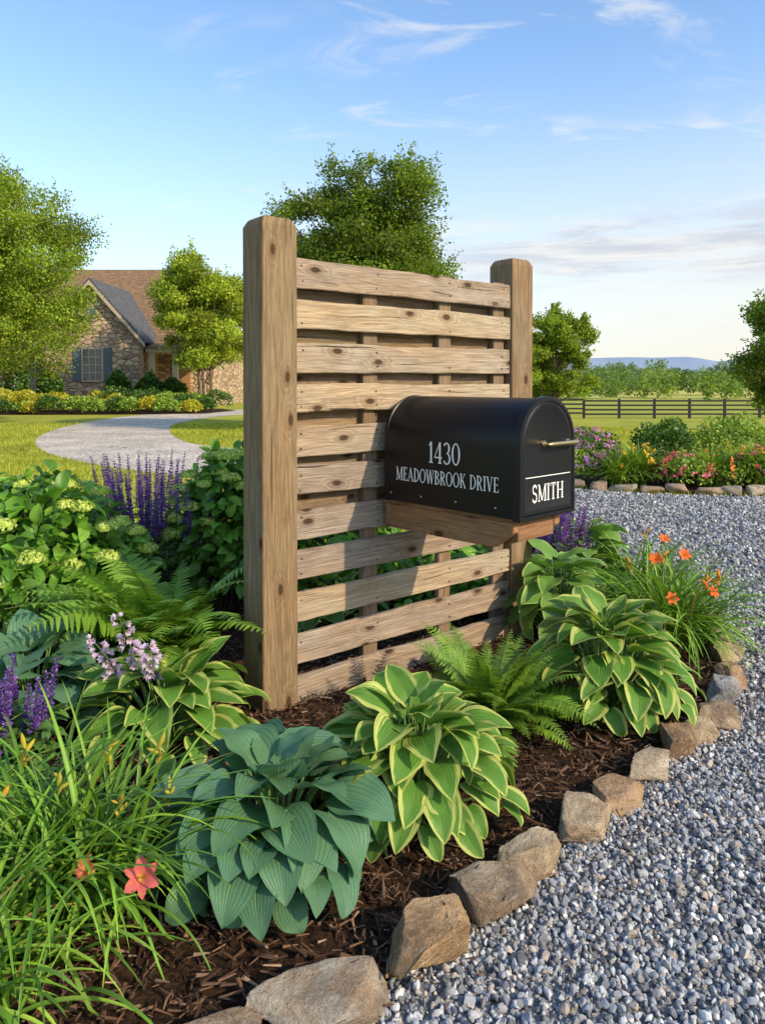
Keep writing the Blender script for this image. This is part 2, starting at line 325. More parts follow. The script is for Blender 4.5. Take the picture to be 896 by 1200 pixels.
c3=NOISE(nt,lv,1.0,8,0.62,0.4)
bank=MT(nt,'MULTIPLY',RAMP(nt,c3,0.40,0.54),MT(nt,'MULTIPLY',RAMP(nt,sx[2],0.11,0.15),RAMP(nt,sx[2],0.24,0.18)))
bank=MT(nt,'MULTIPLY',bank,RAMP(nt,sx[0],-0.05,0.2))
c4=NOISE(nt,lv,1.6,8,0.62,0.4)
scol=MX(nt,1.0,sky.outputs[0],(1.62,1.82,1.95),'MULTIPLY')
haze=RAMP(nt,sx[2],0.42,0.02); side=RAMP(nt,sx[0],-0.5,0.5,0.5,1.0)
scol=MX(nt,MT(nt,'MULTIPLY',MT(nt,'MULTIPLY',haze,side),0.88),scol,(6.45,6.15,5.6))
scol=MX(nt,MT(nt,'MULTIPLY',wisp,0.7),scol,(6.2,6.2,6.2))
scol=MX(nt,MT(nt,'MULTIPLY',bank,0.75),scol,MX(nt,RAMP(nt,c4,0.4,0.6),(6.4,6.2,5.9),(4.1,4.3,4.8)))
bg=nd(nt,'ShaderNodeBackground',{'Color':scol,'Strength':0.15}); nt.links.new(bg.outputs[0],wo.inputs[0])
scene.view_settings.view_transform='Standard'; scene.view_settings.look='None'; scene.view_settings.exposure=0

# ------------------------------------------------------------------ terrain
def sst(a,b,x): t=np.clip((x-a)/(b-a),0,1); return t*t*(3-2*t)
def hgt(x,y):
    z=-0.95*sst(3,14,x)*sst(14,45,y)
    far=sst(75,320,y)
    z=z+far*(2.6+1.0*np.sin(x/60+1.0)+0.8*np.sin(y/55+x/130))
    z=z+sst(500,2500,y)*6
    return z
a=np.concatenate([-np.geomspace(3000,20,40),np.linspace(-18,30,49),np.geomspace(32,3000,42)])
b=np.concatenate([np.linspace(-60,0,5),np.linspace(2,60,50),np.geomspace(62,5200,90)])
X,Y=np.meshgrid(a,b); Z=hgt(X,Y)
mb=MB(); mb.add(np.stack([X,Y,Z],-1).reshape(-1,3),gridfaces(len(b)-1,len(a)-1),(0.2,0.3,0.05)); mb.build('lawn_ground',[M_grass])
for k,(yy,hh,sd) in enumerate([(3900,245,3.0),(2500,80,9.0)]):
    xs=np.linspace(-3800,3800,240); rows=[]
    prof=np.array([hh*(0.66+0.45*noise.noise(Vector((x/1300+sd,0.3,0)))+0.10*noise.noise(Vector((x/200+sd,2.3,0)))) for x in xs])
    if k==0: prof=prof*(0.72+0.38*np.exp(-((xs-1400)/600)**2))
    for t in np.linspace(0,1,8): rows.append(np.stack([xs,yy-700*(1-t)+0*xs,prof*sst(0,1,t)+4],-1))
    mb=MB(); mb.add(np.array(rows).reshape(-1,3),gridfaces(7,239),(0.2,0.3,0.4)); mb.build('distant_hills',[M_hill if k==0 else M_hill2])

# ------------------------------------------------------------------ bed, driveway polygons
rockpts=[(-0.72,1.28),(-0.40,1.44),(-0.11,1.62),(0.116,1.78),(0.30,1.97),(0.445,2.12),(0.62,2.29),(0.79,2.46),(0.95,2.62),(1.12,2.79),(1.26,2.92),(1.39,3.05),(1.52,3.24),(1.65,3.49),(1.74,3.75),(1.81,4.04),(1.87,4.36),(1.9,4.70),(1.89,5.05),(1.8,5.4),(1.64,5.72)]
rockline=[(-2.6,1.08),(-1.5,1.12)]+rockpts+[(1.25,6.1)]
rl=smooth_line(rockline,4)
bed=[tuple(p) for p in rl]+[(0.4,6.3),(-1.0,6.2),(-2.4,6.6),(-4.5,6.2),(-5,3.5),(-4.5,1.0)]
mulch_sheet=sheet('mulch_bed',bed,0.012,M_mulch)
farE=smooth_line([(16,9.6),(9,9.3),(5.5,9.15),(3.9,9.25),(2.7,9.7),(1.6,10.8),(0.2,12.6),(-1.5,14.6),(-3.0,15.9),(-4.6,17.6),(-6.3,22),(-7.3,27),(-6.6,33),(-3,37)],5)
nearE=smooth_line([(-3,43),(-8,40),(-10.8,33),(-10.6,26),(-9.3,20.3),(-7.3,15.8),(-5.0,12.8),(-3.2,11.3),(-1.0,9.6),(0.4,7.8),(1.25,6.1)],5)
drive=[tuple(p) for p in farE]+[tuple(p) for p in nearE]+[tuple(p) for p in rl[::-1][1:]]+[(-2.6,-2),(16,-2)]
gravel=sheet('gravel_driveway',drive,0.004,M_gravel)
loop=[tuple(p) for p in farE if p[0]<-0.5]+[tuple(p) for p in nearE if p[0]<-0.5]
lo=sheet('far_loop',loop,0.008,M_gravelfar); lo.parent=gravel

def ico(sub):
    bm=bmesh.new(); bmesh.ops.create_icosphere(bm,subdivisions=sub,radius=1.0)
    v=np.array([x.co[:] for x in bm.verts]); f=np.array([[q.index for q in p.verts] for p in bm.faces]); bm.free(); return v,f
i1=ico(1); i2=ico(2)
def chunk(base,seed,ncut=9,lo=0.55,hi=0.9):
    r=np.random.default_rng(seed); v=base[0].copy()
    for _ in range(ncut):
        d=unit(r.normal(size=3)); o=r.uniform(lo,hi); s=v@d-o; v=v-np.maximum(s,0)[:,None]*d
    return v
def randrot(k):
    q=unit(rng.normal(size=(k,4))); w_,x,y,z=q.T
    return np.stack([np.stack([1-2*(y*y+z*z),2*(x*y-z*w_),2*(x*z+y*w_)],-1),np.stack([2*(x*y+z*w_),1-2*(x*x+z*z),2*(y*z-x*w_)],-1),np.stack([2*(x*z-y*w_),2*(y*z+x*w_),1-2*(x*x+y*y)],-1)],1)
pcol=np.array([(0.24,0.25,0.27),(0.33,0.345,0.365),(0.15,0.16,0.175),(0.46,0.47,0.48),(0.37,0.32,0.27),(0.11,0.115,0.125),(0.25,0.28,0.32),(0.58,0.57,0.56)])
pw=np.array([.2,.2,.15,.12,.11,.07,.10,.05])
def pebbles(mb,x0,x1,y0,y1,dens,smin,smax,base,flt=None):
    k=int((x1-x0)*(y1-y0)*dens); P=np.stack([rng.uniform(x0,x1,k),rng.uniform(y0,y1,k)],-1)
    ok=inpoly(P,drive); 
    if flt is not None: ok&=flt(P)
    P=P[ok]; k=len(P); g=rng.integers(0,5,k)
    for s in range(5):
        Q=P[g==s]; q=len(Q)
        sz=rng.uniform(smin,smax,q)*rng.choice([0.6,1,1,1.3],q)
        sc=np.stack([sz*rng.uniform(0.8,1.25,q),sz*rng.uniform(0.7,1.1,q),sz*rng.uniform(0.5,0.8,q)],-1)
        R=randrot(q)*sc[:,None,:]
        T=np.stack([Q[:,0],Q[:,1],0.004+sz*rng.uniform(0.15,0.85,q)],-1)
        C=pcol[rng.choice(len(pcol),q,p=pw)]*rng.uniform(0.8,1.25,(q,1))
        mb.inst(chunk(base,100+s,8,0.5,0.85),base[1],R,T,C)
mb=MB()
vis=lambda P:(np.abs(P[:,0])<0.62*P[:,1]+0.5)
pebbles(mb,-1.0,2.6,1.05,3.0,8000,0.005,0.012,i2,vis)
pebbles(mb,0.6,3.6,3.0,5.2,3800,0.008,0.014,i1,vis)
pebbles(mb,0.5,6.5,5.2,9.9,1200,0.011,0.020,i1,vis)
pb=mb.build('loose_stones',[M_pebble],smooth=False,parent=gravel)
# mulch chips
mb=MB()
cb=np.array([(-1,-.16,-.1),(1,-.05,-.06),(1,.07,-.05),(-1,.15,-.1),(-0.9,-.12,.12),(0.85,-.04,.05),(0.85,.05,.06),(-0.9,.13,.09)])
cf=[[0,3,2,1],[4,5,6,7],[0,1,5,4],[1,2,6,5],[2,3,7,6],[3,0,4,7]]
def chips(mb,P,smin,smax,zmax):
    k=len(P)
    d=unit(np.stack([rng.normal(size=k),rng.normal(size=k),rng.normal(size=k)*0.28],-1)); nr=unit(np.stack([rng.normal(size=k)*.5,rng.normal(size=k)*.5,np.ones(k)],-1))
    y_=unit(d); x_=unit(np.cross(y_,nr)); z_=np.cross(x_,y_)
    sz=smin+(smax-smin)*rng.random(k)**1.6; wd=rng.uniform(0.6,1.6,k)
    R=np.stack([y_*sz[:,None],x_*(sz*wd)[:,None],z_*(sz*0.8)[:,None]],-1)
    mc=np.array([(0.11,0.062,0.037),(0.17,0.10,0.062),(0.055,0.031,0.02),(0.29,0.195,0.13),(0.08,0.046,0.03)])
    C=mc[rng.choice(5,k,p=[.3,.22,.22,.11,.15])]*rng.uniform(0.7,1.3,(k,1))
    mb.inst(cb,cf,R,np.stack([P[:,0],P[:,1],0.012+rng.uniform(0.0,zmax,k)],-1),C)
k=46000; P=np.stack([rng.uniform(-2.2,2.0,k),rng.uniform(1.05,5.5,k)],-1); P=P[rng.random(k)<np.clip(2.6/P[:,1],0.2,1)]
P=P[inpoly(P,bed)]; chips(mb,P,0.005,0.030,0.028)
k=520; i=rng.integers(0,len(rockpts)-1,k); t=rng.random(k)[:,None]; rp=np.array(rockpts); Q=rp[i]*(1-t)+rp[i+1]*t; dn=unit(rp[i+1]-rp[i]); Q=Q+np.stack([dn[:,1],-dn[:,0]],-1)*np.abs(rng.normal(size=k)*.07+.06)[:,None]
chips(mb,Q,0.004,0.016,0.022)
mb.build('bark_chips',[M_chip],smooth=False,parent=mulch_sheet)

# ------------------------------------------------------------------ border rocks
i4=ico(5)
def rock(name,x,y,w_,d_,h_,col,seed,rot=0,base=i4):
    v=base[0].copy()
    v=np.sign(v)*np.abs(v)**0.7; v=v/np.linalg.norm(v,axis=1).max()*1.3
    r=np.random.default_rng(seed)
    for _ in range(20):
        d=unit(r.normal(size=3)*np.array([1,1,.7])); o=r.uniform(0.52,0.86); s=v@d-o; v=v-np.maximum(s,0)[:,None]*d
    d=unit(np.array([r.normal()*.12,r.normal()*.12,1])); s=v@d-0.5; v=v-np.maximum(s,0)[:,None]*d
    nv=np.array([noise.noise(Vector(p)*2.0+Vector((seed,0,0)))*0.05+noise.noise(Vector(p)*6+Vector((0,seed,0)))*0.035+noise.noise(Vector(p)*16+Vector((0,seed,3)))*0.018 for p in v])
    v=v*(1+nv)[:,None]; v=v/np.abs(v).max(0)
    v=v*np.array([w_/2,d_/2,h_/2]); v=v@rz(rot).T; v=v+np.array([x,y,h_*0.38])
    m_=MB(); m_.add(v,base[1],col); return m_.build(name,[M_rock])
cols=[(0.38,0.33,0.26),(0.33,0.25,0.18),(0.42,0.39,0.34),(0.42,0.29,0.17),(0.31,0.26,0.20),(0.50,0.43,0.32),(0.54,0.45,0.33),(0.42,0.30,0.20),(0.48,0.42,0.33),(0.31,0.22,0.15),(0.52,0.42,0.29),(0.39,0.31,0.22),(0.33,0.34,0.36),(0.43,0.29,0.18),(0.47,0.37,0.25),(0.46,0.4,0.31),(0.42,0.33,0.24),(0.46,0.41,0.33),(0.36,0.29,0.23),(0.46,0.38,0.29),(0.44,0.35,0.26)]
hs=[.1,.1,.11,.16,.14,.12,.105,.105,.11,.12,.095,.10,.12,.12,.11,.11,.11,.10,.09,.09,.09]
for i,(x,y) in enumerate(rockpts):
    a_=rockpts[max(i-1,0)]; b_=rockpts[min(i+1,len(rockpts)-1)]; rot=math.atan2(b_[1]-a_[1],b_[0]-a_[0])
    ln=math.hypot(b_[0]-a_[0],b_[1]-a_[1])/(2 if 0<i<len(rockpts)-1 else 1)
    r=np.random.default_rng(700+i)
    rock('border_rock',x+r.normal()*.006,y+r.normal()*.006,ln*r.uniform(1.10,1.20),r.uniform(.15,.20),hs[i]*r.uniform(.95,1.1),cols[i],40+i*3,rot+r.normal()*.12)
for i,x in enumerate(np.arange(1.9,7.6,0.31)):
    fy=np.interp(x,[1.6,2.7,3.9,5.5,9],[10.8,9.7,9.27,9.17,9.32])
    c=random.choice([(0.46,0.40,0.31),(0.36,0.28,0.22),(0.5,0.44,0.36),(0.32,0.31,0.29)])
    rock('border_rock',x,fy+random.uniform(.05,.13),random.uniform(.3,.4),.26,random.uniform(.14,.2),c,300+i,random.uniform(-.3,.3),ico(3))

# ------------------------------------------------------------------ fence
FA=np.array([-0.484,3.20]); FB=np.array([0.72,4.17]); fd=FB-FA; FL=np.linalg.norm(fd); fa=math.atan2(fd[1],fd[0])
fence=empty('slatted_privacy_fence',(FA[0],FA[1],0),fa)   # local x along fence, -y towards camera
def bxobj(name,sx,sy,sz,loc,mat,parent,rot=(0,0,0),bev=0.003,segs=2,jit=0.0):
    bm=bmesh.new(); bmesh.ops.create_cube(bm,size=1.0)
    for v in bm.verts: v.co.x*=sx; v.co.y*=sy; v.co.z*=sz
    if jit:
        es=[e for e in bm.edges if abs(e.verts[0].co.x-e.verts[1].co.x)>sx*0.5]
        bmesh.ops.subdivide_edges(bm,edges=es,cuts=24,use_grid_fill=True)
        s=random.random()*50
        for v in bm.verts:
            k_=(3 if v.co.z>0 else 0)
            v.co.z+=jit*noise.noise(Vector((v.co.x*3+s,s+k_,0)))+jit*0.35*noise.noise(Vector((v.co.x*17+s,s+k_,5))); v.co.y+=jit*0.6*noise.noise(Vector((v.co.x*2+s,9,0)))
    bmesh.ops.bevel(bm,geom=[e for e in bm.edges if e.calc_face_angle(0)>0.8],offset=bev,segments=segs,affect='EDGES')
    me=bpy.data.meshes.new(name); bm.to_mesh(me); bm.free(); me.materials.append(mat)
    o=bpy.data.objects.new(name,me); scene.collection.objects.link(o); o.parent=parent; o.location=loc; o.rotation_euler=rot; return o
def post(name,x,h,pw_=0.17):
    H=h+0.15; prof=[(-H/2,1),(H/2-0.035,1),(H/2-0.008,0.84),(H/2,0.74)]
    bm=bmesh.new(); rings=[]
    for xx,s in prof:
        a_=pw_/2*s; c_=0.004
        ring=[bm.verts.new((xx,p[0],p[1])) for p in [(-a_,-a_+c_),(-a_+c_,-a_),(a_-c_,-a_),(a_,-a_+c_),(a_,a_-c_),(a_-c_,a_),(-a_+c_,a_),(-a_,a_-c_)]]
        rings.append(ring)
    for r0,r1 in zip(rings,rings[1:]):
        for j in range(8): bm.faces.new((r0[j],r0[(j+1)%8],r1[(j+1)%8],r1[j]))
    bm.faces.new(rings[0]); bm.faces.new(rings[-1]); bmesh.ops.recalc_face_normals(bm,faces=bm.faces)
    me=bpy.data.meshes.new(name); bm.to_mesh(me); bm.free(); me.materials.append(M_post)
    o=bpy.data.objects.new(name,me); scene.collection.objects.link(o); o.parent=fence; o.rotation_euler=(0,-math.pi/2,0); o.location=(x,0,h-H/2); return o
post('post_near',0,2.105); post('post_far',FL,2.09)
sl_len=FL-0.17-0.004; z=1.945; pitch=0.1815
for i in range(11):
    zc=z-0.065-i*pitch
    bxobj('slat_%d'%(i+1),sl_len,0.024,0.128+random.uniform(-.006,.006),(FL/2,-0.058+random.uniform(-.003,.003),zc+random.uniform(-.004,.004)),M_slat,fence,(random.uniform(-.03,.03),random.uniform(-.005,.005),0),0.003,2,0.008)
for j,t in enumerate([0.333,0.645,0.905]):
    bxobj('batten_%d'%(j+1),1.93,0.035,0.085,(FL*t,-0.024,0.985),M_post,fence,(0,math.pi/2,0),0.003)
for i in range(6):
    zc=z-0.065-i*pitch-pitch/2
    bxobj('back_slat_%d'%(i+1),sl_len,0.02,0.125,(FL/2,0.008,zc),M_post,fence,(0,0,0),0.003,2,0.005)
mb=MB()
for i in range(11):
    zc=z-0.065-i*pitch
    for t in (0.075,0.345,0.645,0.905,0.935):
        for dz in (-0.035,0.03):
            if rng.random()<0.8:
                c=np.array([FL*t+rng.uniform(-.01,.01),-0.0725,zc+dz]); v=i1[0]*np.array([0.005,0.0025,0.005])+c; mb.add(v,i1[1],(0.08,0.07,0.06))
mb.build('screws',[M_screw],parent=fence)

# ------------------------------------------------------------------ mailbox
ma=math.radians(-46.5); MBX=empty('roadside_mailbox',(0.134,3.575,0.867),ma)
Wm,Hm,Lm=0.375,0.475,0.775
def arch(w,h,n=28):
    r=w/2; pts=[(-r,0),(-r,(h-r)*0.5),(-r,h-r)]
    for i in range(1,n): a_=math.pi-math.pi*i/n; pts.append((r*math.cos(a_),h-r+r*math.sin(a_)))
    pts+=[(r,h-r),(r,(h-r)*0.5),(r,0)]; return pts
def extr(name,sections,mat,parent,bev=0.0,cap=True,smooth=True):
    bm=bmesh.new(); R=[[bm.verts.new((x,p[0],p[1])) for p in pts] for x,pts in sections]
    n=len(R[0])
    for a_,b_ in zip(R,R[1:]):
        for j in range(n): bm.faces.new((a_[j],a_[(j+1)%n],b_[(j+1)%n],b_[j]))
    if cap: bm.faces.new(R[0]); bm.faces.new(R[-1])
    bmesh.ops.recalc_face_normals(bm,faces=bm.faces)
    me=bpy.data.meshes.new(name); bm.to_mesh(me); bm.free(); me.materials.append(mat)
    for p in me.polygons: p.use_smooth=smooth
    me.set_sharp_from_angle(angle=math.radians(35))
    o=bpy.data.objects.new(name,me); scene.collection.objects.link(o); o.parent=parent; return o
def off(pts,d,zc=0.0):
    P=np.array(pts); r=P[:,0].max(); h=P[:,1].max(); out=[]
    for (a_,b_) in pts: out.append((a_*(r-d)/r, d+(b_)*(h-2*d)/h))
    return out
A0=arch(Wm,Hm)
extr('body',[(0,off(A0,0.03)),(0.006,off(A0,0.012)),(0.018,A0),(Lm*0.5,A0),(Lm,A0)],M_black,MBX)
A1=off(A0,-0.004); extr('rear_seam',[(0.028,A0),(0.03,A1),(0.036,A1),(0.038,A0)],M_black,MBX,cap=False)
A2=off(A0,-0.007); extr('door_flange',[(Lm-0.028,A0),(Lm-0.026,A2),(Lm+0.006,A2),(Lm+0.010,off(A0,-0.004)),(Lm+0.010,off(A0,0.01)),(Lm+0.004,off(A0,0.012))],M_blackdoor,MBX,cap=False)
extr('door',[(Lm-0.004,off(A0,0.012)),(Lm+0.006,off(A0,0.0125)),(Lm+0.0085,off(A0,0.016)),(Lm+0.0085,off(A0,0.03)),(Lm+0.0065,off(A0,0.034))],M_blackdoor,MBX)
extr('base_rail',[(0.02,[(-Wm/2-0.003,0.0),(-Wm/2-0.003,0.012),(Wm/2+0.003,0.012),(Wm/2+0.003,0.0)]),(Lm-0.03,[(-Wm/2-0.003,0.0),(-Wm/2-0.003,0.012),(Wm/2+0.003,0.012),(Wm/2+0.003,0.0)])],M_black,MBX)
mb=MB()
for xx in (0.06,0.25,0.45,0.66):
    mb.add(i2[0]*np.array([0.006,0.003,0.006])+np.array([xx,-Wm/2-0.001,0.035]),i2[1],(0.3,0.3,0.3))
mb.build('rivets',[M_steel],parent=MBX)
mb=MB(); hz=0.292; hx=Lm+0.045
tube(mb,[(hx,-0.055,hz),(hx,-0.04,hz),(hx,0.0,hz),(hx,0.12,hz),(hx,0.155,hz),(hx,0.165,hz)],[0.004,0.0095,0.0095,0.0095,0.0095,0.004],(0.6,0.4,0.2),12)
for yy in (-0.03,0.14):
    tube(mb,[(Lm+0.004,yy,hz),(Lm+0.012,yy,hz),(Lm+0.015,yy,hz),(hx,yy,hz)],[0.014,0.013,0.006,0.006],(0.6,0.4,0.2),12)
mb.build('handle',[M_brass],parent=MBX)
TH,TN=0.135,0.06
def serif(x,y,w_=0.30): return ('L',x-w_/2,y,x+w_/2,y,0.05)
G={
'I':(0.34,[('L',.17,0,.17,1,TH),serif(.17,.025),serif(.17,.975)]),
'1':(0.42,[('L',.22,0,.22,1,TH),serif(.22,.025,.34),('L',.2,.96,.04,.82,TN)]),
'M':(0.98,[('L',.14,0,.14,1,TN),('L',.14,.97,.48,.05,TH),('L',.48,.05,.82,.97,TN),('L',.84,0,.84,1,TH),serif(.14,.025,.24),serif(.84,.025,.28),serif(.1,.975,.18),serif(.88,.975,.18)]),
'E':(0.64,[('L',.16,0,.16,1,TH),('L',.04,.025,.6,.025,.055),('L',.16,.51,.46,.51,.05),('L',.04,.975,.57,.975,.055),('L',.585,.0,.585,.2,.05),('L',.555,.82,.555,1,.05),('L',.46,.42,.46,.6,.04)]),
'A':(0.78,[('L',.1,0,.38,1,TN),('L',.37,1,.68,0,TH),('L',.2,.33,.58,.33,.05),serif(.1,.025,.22),serif(.68,.025,.26)]),
'D':(0.78,[('L',.16,0,.16,1,TH),('A',.2,.5,.50,.475,-90,90),serif(.15,.025,.24),serif(.15,.975,.24)]),
'O':(0.84,[('A',.42,.5,.35,.485,0,360)]),
'0':(0.70,[('A',.35,.5,.27,.485,0,360)]),
'W':(1.10,[('L',.1,1,.34,0,TH),('L',.34,0,.56,.95,TN),('L',.56,.95,.78,0,TH),('L',.78,0,1.0,1,TN),serif(.1,.975,.24),serif(1.0,.975,.22),serif(.56,.975,.2)]),
'B':(0.68,[('L',.16,0,.16,1,TH),('A',.18,.745,.34,.23,-90,90),('A',.18,.265,.41,.24,-90,90),serif(.15,.025,.24),serif(.15,.975,.24)]),
'R':(0.74,[('L',.16,0,.16,1,TH),('A',.18,.735,.38,.24,-90,90),('L',.34,.5,.64,0,TH),serif(.16,.025,.26),serif(.15,.975,.24),serif(.66,.025,.16)]),
'K':(0.76,[('L',.16,0,.16,1,TH),('L',.2,.4,.6,1,TN),('L',.32,.58,.66,0,TH),serif(.16,.025,.26),serif(.16,.975,.26),serif(.6,.975,.22),serif(.67,.025,.2)]),
'V':(0.76,[('L',.12,1,.38,0,TH),('L',.38,0,.64,1,TN),serif(.12,.975,.26),serif(.64,.975,.22)]),
'S':(0.58,[('A',.29,.74,.2,.235,20,262),('A',.29,.255,.22,.24,88,-160),('L',.5,.76,.5,.95,.04),('L',.07,.05,.07,.24,.04)]),
'T':(0.70,[('L',.35,0,.35,1,TH),('L',.05,.975,.65,.975,.055),('L',.05,.8,.05,1,.045),('L',.65,.8,.65,1,.045),serif(.35,.025,.3)]),
'H':(0.84,[('L',.16,0,.16,1,TH),('L',.68,0,.68,1,TH),('L',.16,.51,.68,.51,.05),serif(.16,.025,.27),serif(.16,.975,.27),serif(.68,.025,.27),serif(.68,.975,.27)]),
'4':(0.70,[('L',.48,0,.48,1,TH),('L',.46,.98,.05,.30,TN),('L',.03,.28,.66,.28,.06),serif(.48,.025,.28)]),
'3':(0.60,[('A',.27,.745,.21,.235,150,-85),('A',.27,.26,.25,.245,85,-155)]),
' ':(0.36,[])}
def text(name,s,width,height,place):
    adv=sum(G[c][0]+0.06 for c in s); kx=width/adv; ky=height
    mb=MB(); X0=0; lay=0
    for c in s:
        a_,st=G[c]
        for q in st:
            lay+=1; dz=(lay%9)*0.00008
            if q[0]=='L':
                p0=np.array([(X0+q[1])*kx,q[2]*ky]); p1=np.array([(X0+q[3])*kx,q[4]*ky]); t=unit(p1-p0); nn=np.array([-t[1],t[0]])
                if abs(q[4]-q[2])>0.3: nn=np.array([1.0,0.0]); hw=q[5]/2*kx*1.05
                else: hw=q[5]/2*(ky if abs(q[4]-q[2])<1e-6 else kx)
                vs=[p0-nn*hw,p1-nn*hw,p1+nn*hw,p0+nn*hw]; fs=[[0,1,2,3]]
            else:
                _,cx,cy,rx,ry,a0,a1=q; n=22; an=np.radians(np.linspace(a0,a1,n)); vs=[];fs=[]
                for t in an:
                    wv=TN*0.5+(TH-TN)*0.5*abs(math.cos(t))**1.3 if c!='S' else TN*0.5+(TH-TN)*0.45*abs(math.sin(t))
                    hx_=wv; hy_=wv if c=='S' else 0.03+0.2*(wv-0.03)
                    for sg in (-1,1): vs.append(np.array([(X0+cx+(rx+sg*hx_)*math.cos(t))*kx,(cy+(ry+sg*hy_-0.0)*math.sin(t))*ky]))
                for i in range(n-1): fs.append([2*i,2*i+1,2*i+3,2*i+2])
            vs=np.array([place(v[0],v[1],dz) for v in vs]); mb.add(vs,fs,(0.8,0.8,0.8))
        X0+=a_+0.06
    return mb.build(name,[M_white],smooth=False,parent=MBX)
text('house_number','1430',0.185,0.092,lambda x,y,d:(0.295+x,-Wm/2-0.0012-d,0.190+y))
text('street_name','MEADOWBROOK DRIVE',0.585,0.060,lambda x,y,d:(0.095+x,-Wm/2-0.0012-d,0.098+y))
text('family_name','SMITH',0.225,0.068,lambda x,y,d:(Lm+0.0080+d,-0.113+x,0.062+y))
mb=MB()
t=0.0016; mb.add([(Lm+0.0084,-.165,.162-t),(Lm+0.0084,.165,.162-t),(Lm+0.0084,.165,.162+t),(Lm+0.0084,-.165,.162+t)],[[0,1,2,3]],(0.7,0.7,0.7)); mb.build('door_line',[M_white],smooth=False,parent=MBX)
PB=empty('mailbox_bracket',(0.134,3.575,0.867),ma)
def beam(name,x0,x1,y0,y1,z0,z1,cut,mat):
    bm=bmesh.new(); pr=[(x0,z0),(x1-cut,z0),(x1,z1-(z1-z0)*0.35),(x1,z1),(x0,z1)]
    A=[bm.verts.new((p[0],y0,p[1])) for p in pr]; B=[bm.verts.new((p[0],y1,p[1])) for p in pr]
    bm.faces.new(A); bm.faces.new(B[::-1])
    for j in range(5): bm.faces.new((A[j],B[j],B[(j+1)%5],A[(j+1)%5]))
    bmesh.ops.recalc_face_normals(bm,faces=bm.faces); bmesh.ops.bevel(bm,geom=bm.edges[:],offset=0.003,segments=2,affect='EDGES')
    me=bpy.data.meshes.new(name); bm.to_mesh(me); bm.free(); me.materials.append(mat); o=bpy.data.objects.new(name,me); scene.collection.objects.link(o); o.parent=PB; return o
beam('side_joist_near',0.0,0.73,-0.165,-0.125,-0.132,-0.021,0.10,M_arm)
beam('side_joist_far',0.0,0.73,0.125,0.165,-0.132,-0.021,0.10,M_arm)
beam('centre_beam',-0.06,0.68,-0.045,0.045,-0.14,-0.0215,0.06,M_arm)
bxobj('platform',0.75,0.335,0.018,(0.365,0,-0.0105),M_arm,PB)
bxobj('front_joist',0.25,0.03,0.08,(0.71,0,-0.062),M_arm,PB,(0,0,math.pi/2))

# ------------------------------------------------------------------ plants
M_stem=simple('plant_stem',(0.12,0.22,0.06),0.5)
def hosta(name,cx,cy,R,H,n,L,W,mat,seed,z0=0.02):
    r=np.random.default_rng(seed); mb=MB()
    for i in range(n):
        t=((i+0.5)/n)**0.62; az=i*2.39996+r.normal()*0.25
        rb=R*(0.04+0.66*t)*r.uniform(0.85,1.12); hb=H*(0.95-0.72*t**1.7)*r.uniform(0.88,1.1)
        th=math.radians(50-70*t+r.normal()*12); bend=math.radians(38+28*t+r.normal()*12)
        Li=L*(0.62+0.45*math.sin(math.pi*min(t*0.85+0.12,1)))*r.uniform(0.8,1.15); Wi=W*Li/L*r.uniform(0.9,1.12)
        v,f,u=leaf(Li,Wi,th,bend,r.uniform(0.08,0.34),r.uniform(0.03,0.13),'hosta',12,13,0.12,r.uniform(0,6)); u[:,2]=r.random()
        roll=r.normal()*0.28; c_,s_=math.cos(roll),math.sin(roll)
        v=v@np.array([[c_,0,s_],[0,1,0],[-s_,0,c_]]).T
        sk=r.normal()*0.14; v[:,0]+=sk*v[:,1]**2/Li
        Rz=rz(az-math.pi/2+r.normal()*.15); base=np.array([cx+rb*math.cos(az),cy+rb*math.sin(az),z0+hb])
        v=v@Rz.T+base
        lift=z0+0.012+0.01*u[:,2]; v[:,2]=np.where(v[:,2]<lift+0.04,lift+0.04*np.exp((v[:,2]-lift-0.04)/0.04),v[:,2])
        mb.add(v,f,(0.1,0.2,0.1),u)
        root=np.array([cx+0.03*math.cos(az),cy+0.03*math.sin(az),z0-0.01]); mid=(root+base)/2+np.array([0,0,0.25*hb])
        tube(mb,bez(root,mid,base,6),np.linspace(0.006,0.0038,6),(0.1,0.2,0.08),5,1)
    return mb.build(name,[mat,M_stem])
hosta('blue_hosta',-0.31,2.11,0.40,0.31,80,0.165,0.073,M_hblue,3)
hosta('variegated_hosta',0.10,2.38,0.41,0.35,110,0.15,0.055,M_hvar,4)
hosta('variegated_hosta',-0.84,2.86,0.43,0.29,70,0.18,0.058,M_hvar,5)
hosta('variegated_hosta',0.96,3.15,0.42,0.42,108,0.17,0.060,M_hvar,6)
hosta('green_hosta',0.96,4.05,0.36,0.42,60,0.18,0.066,M_hgrn,7)
hosta('green_hosta',1.28,4.75,0.38,0.48,56,0.18,0.068,M_hgrn,17)
hosta('blue_hosta',-1.42,3.0,0.44,0.36,64,0.18,0.08,M_hblue,8)
hosta('green_hosta',-0.30,4.3,0.36,0.3,34,0.18,0.066,M_hgrn,27)

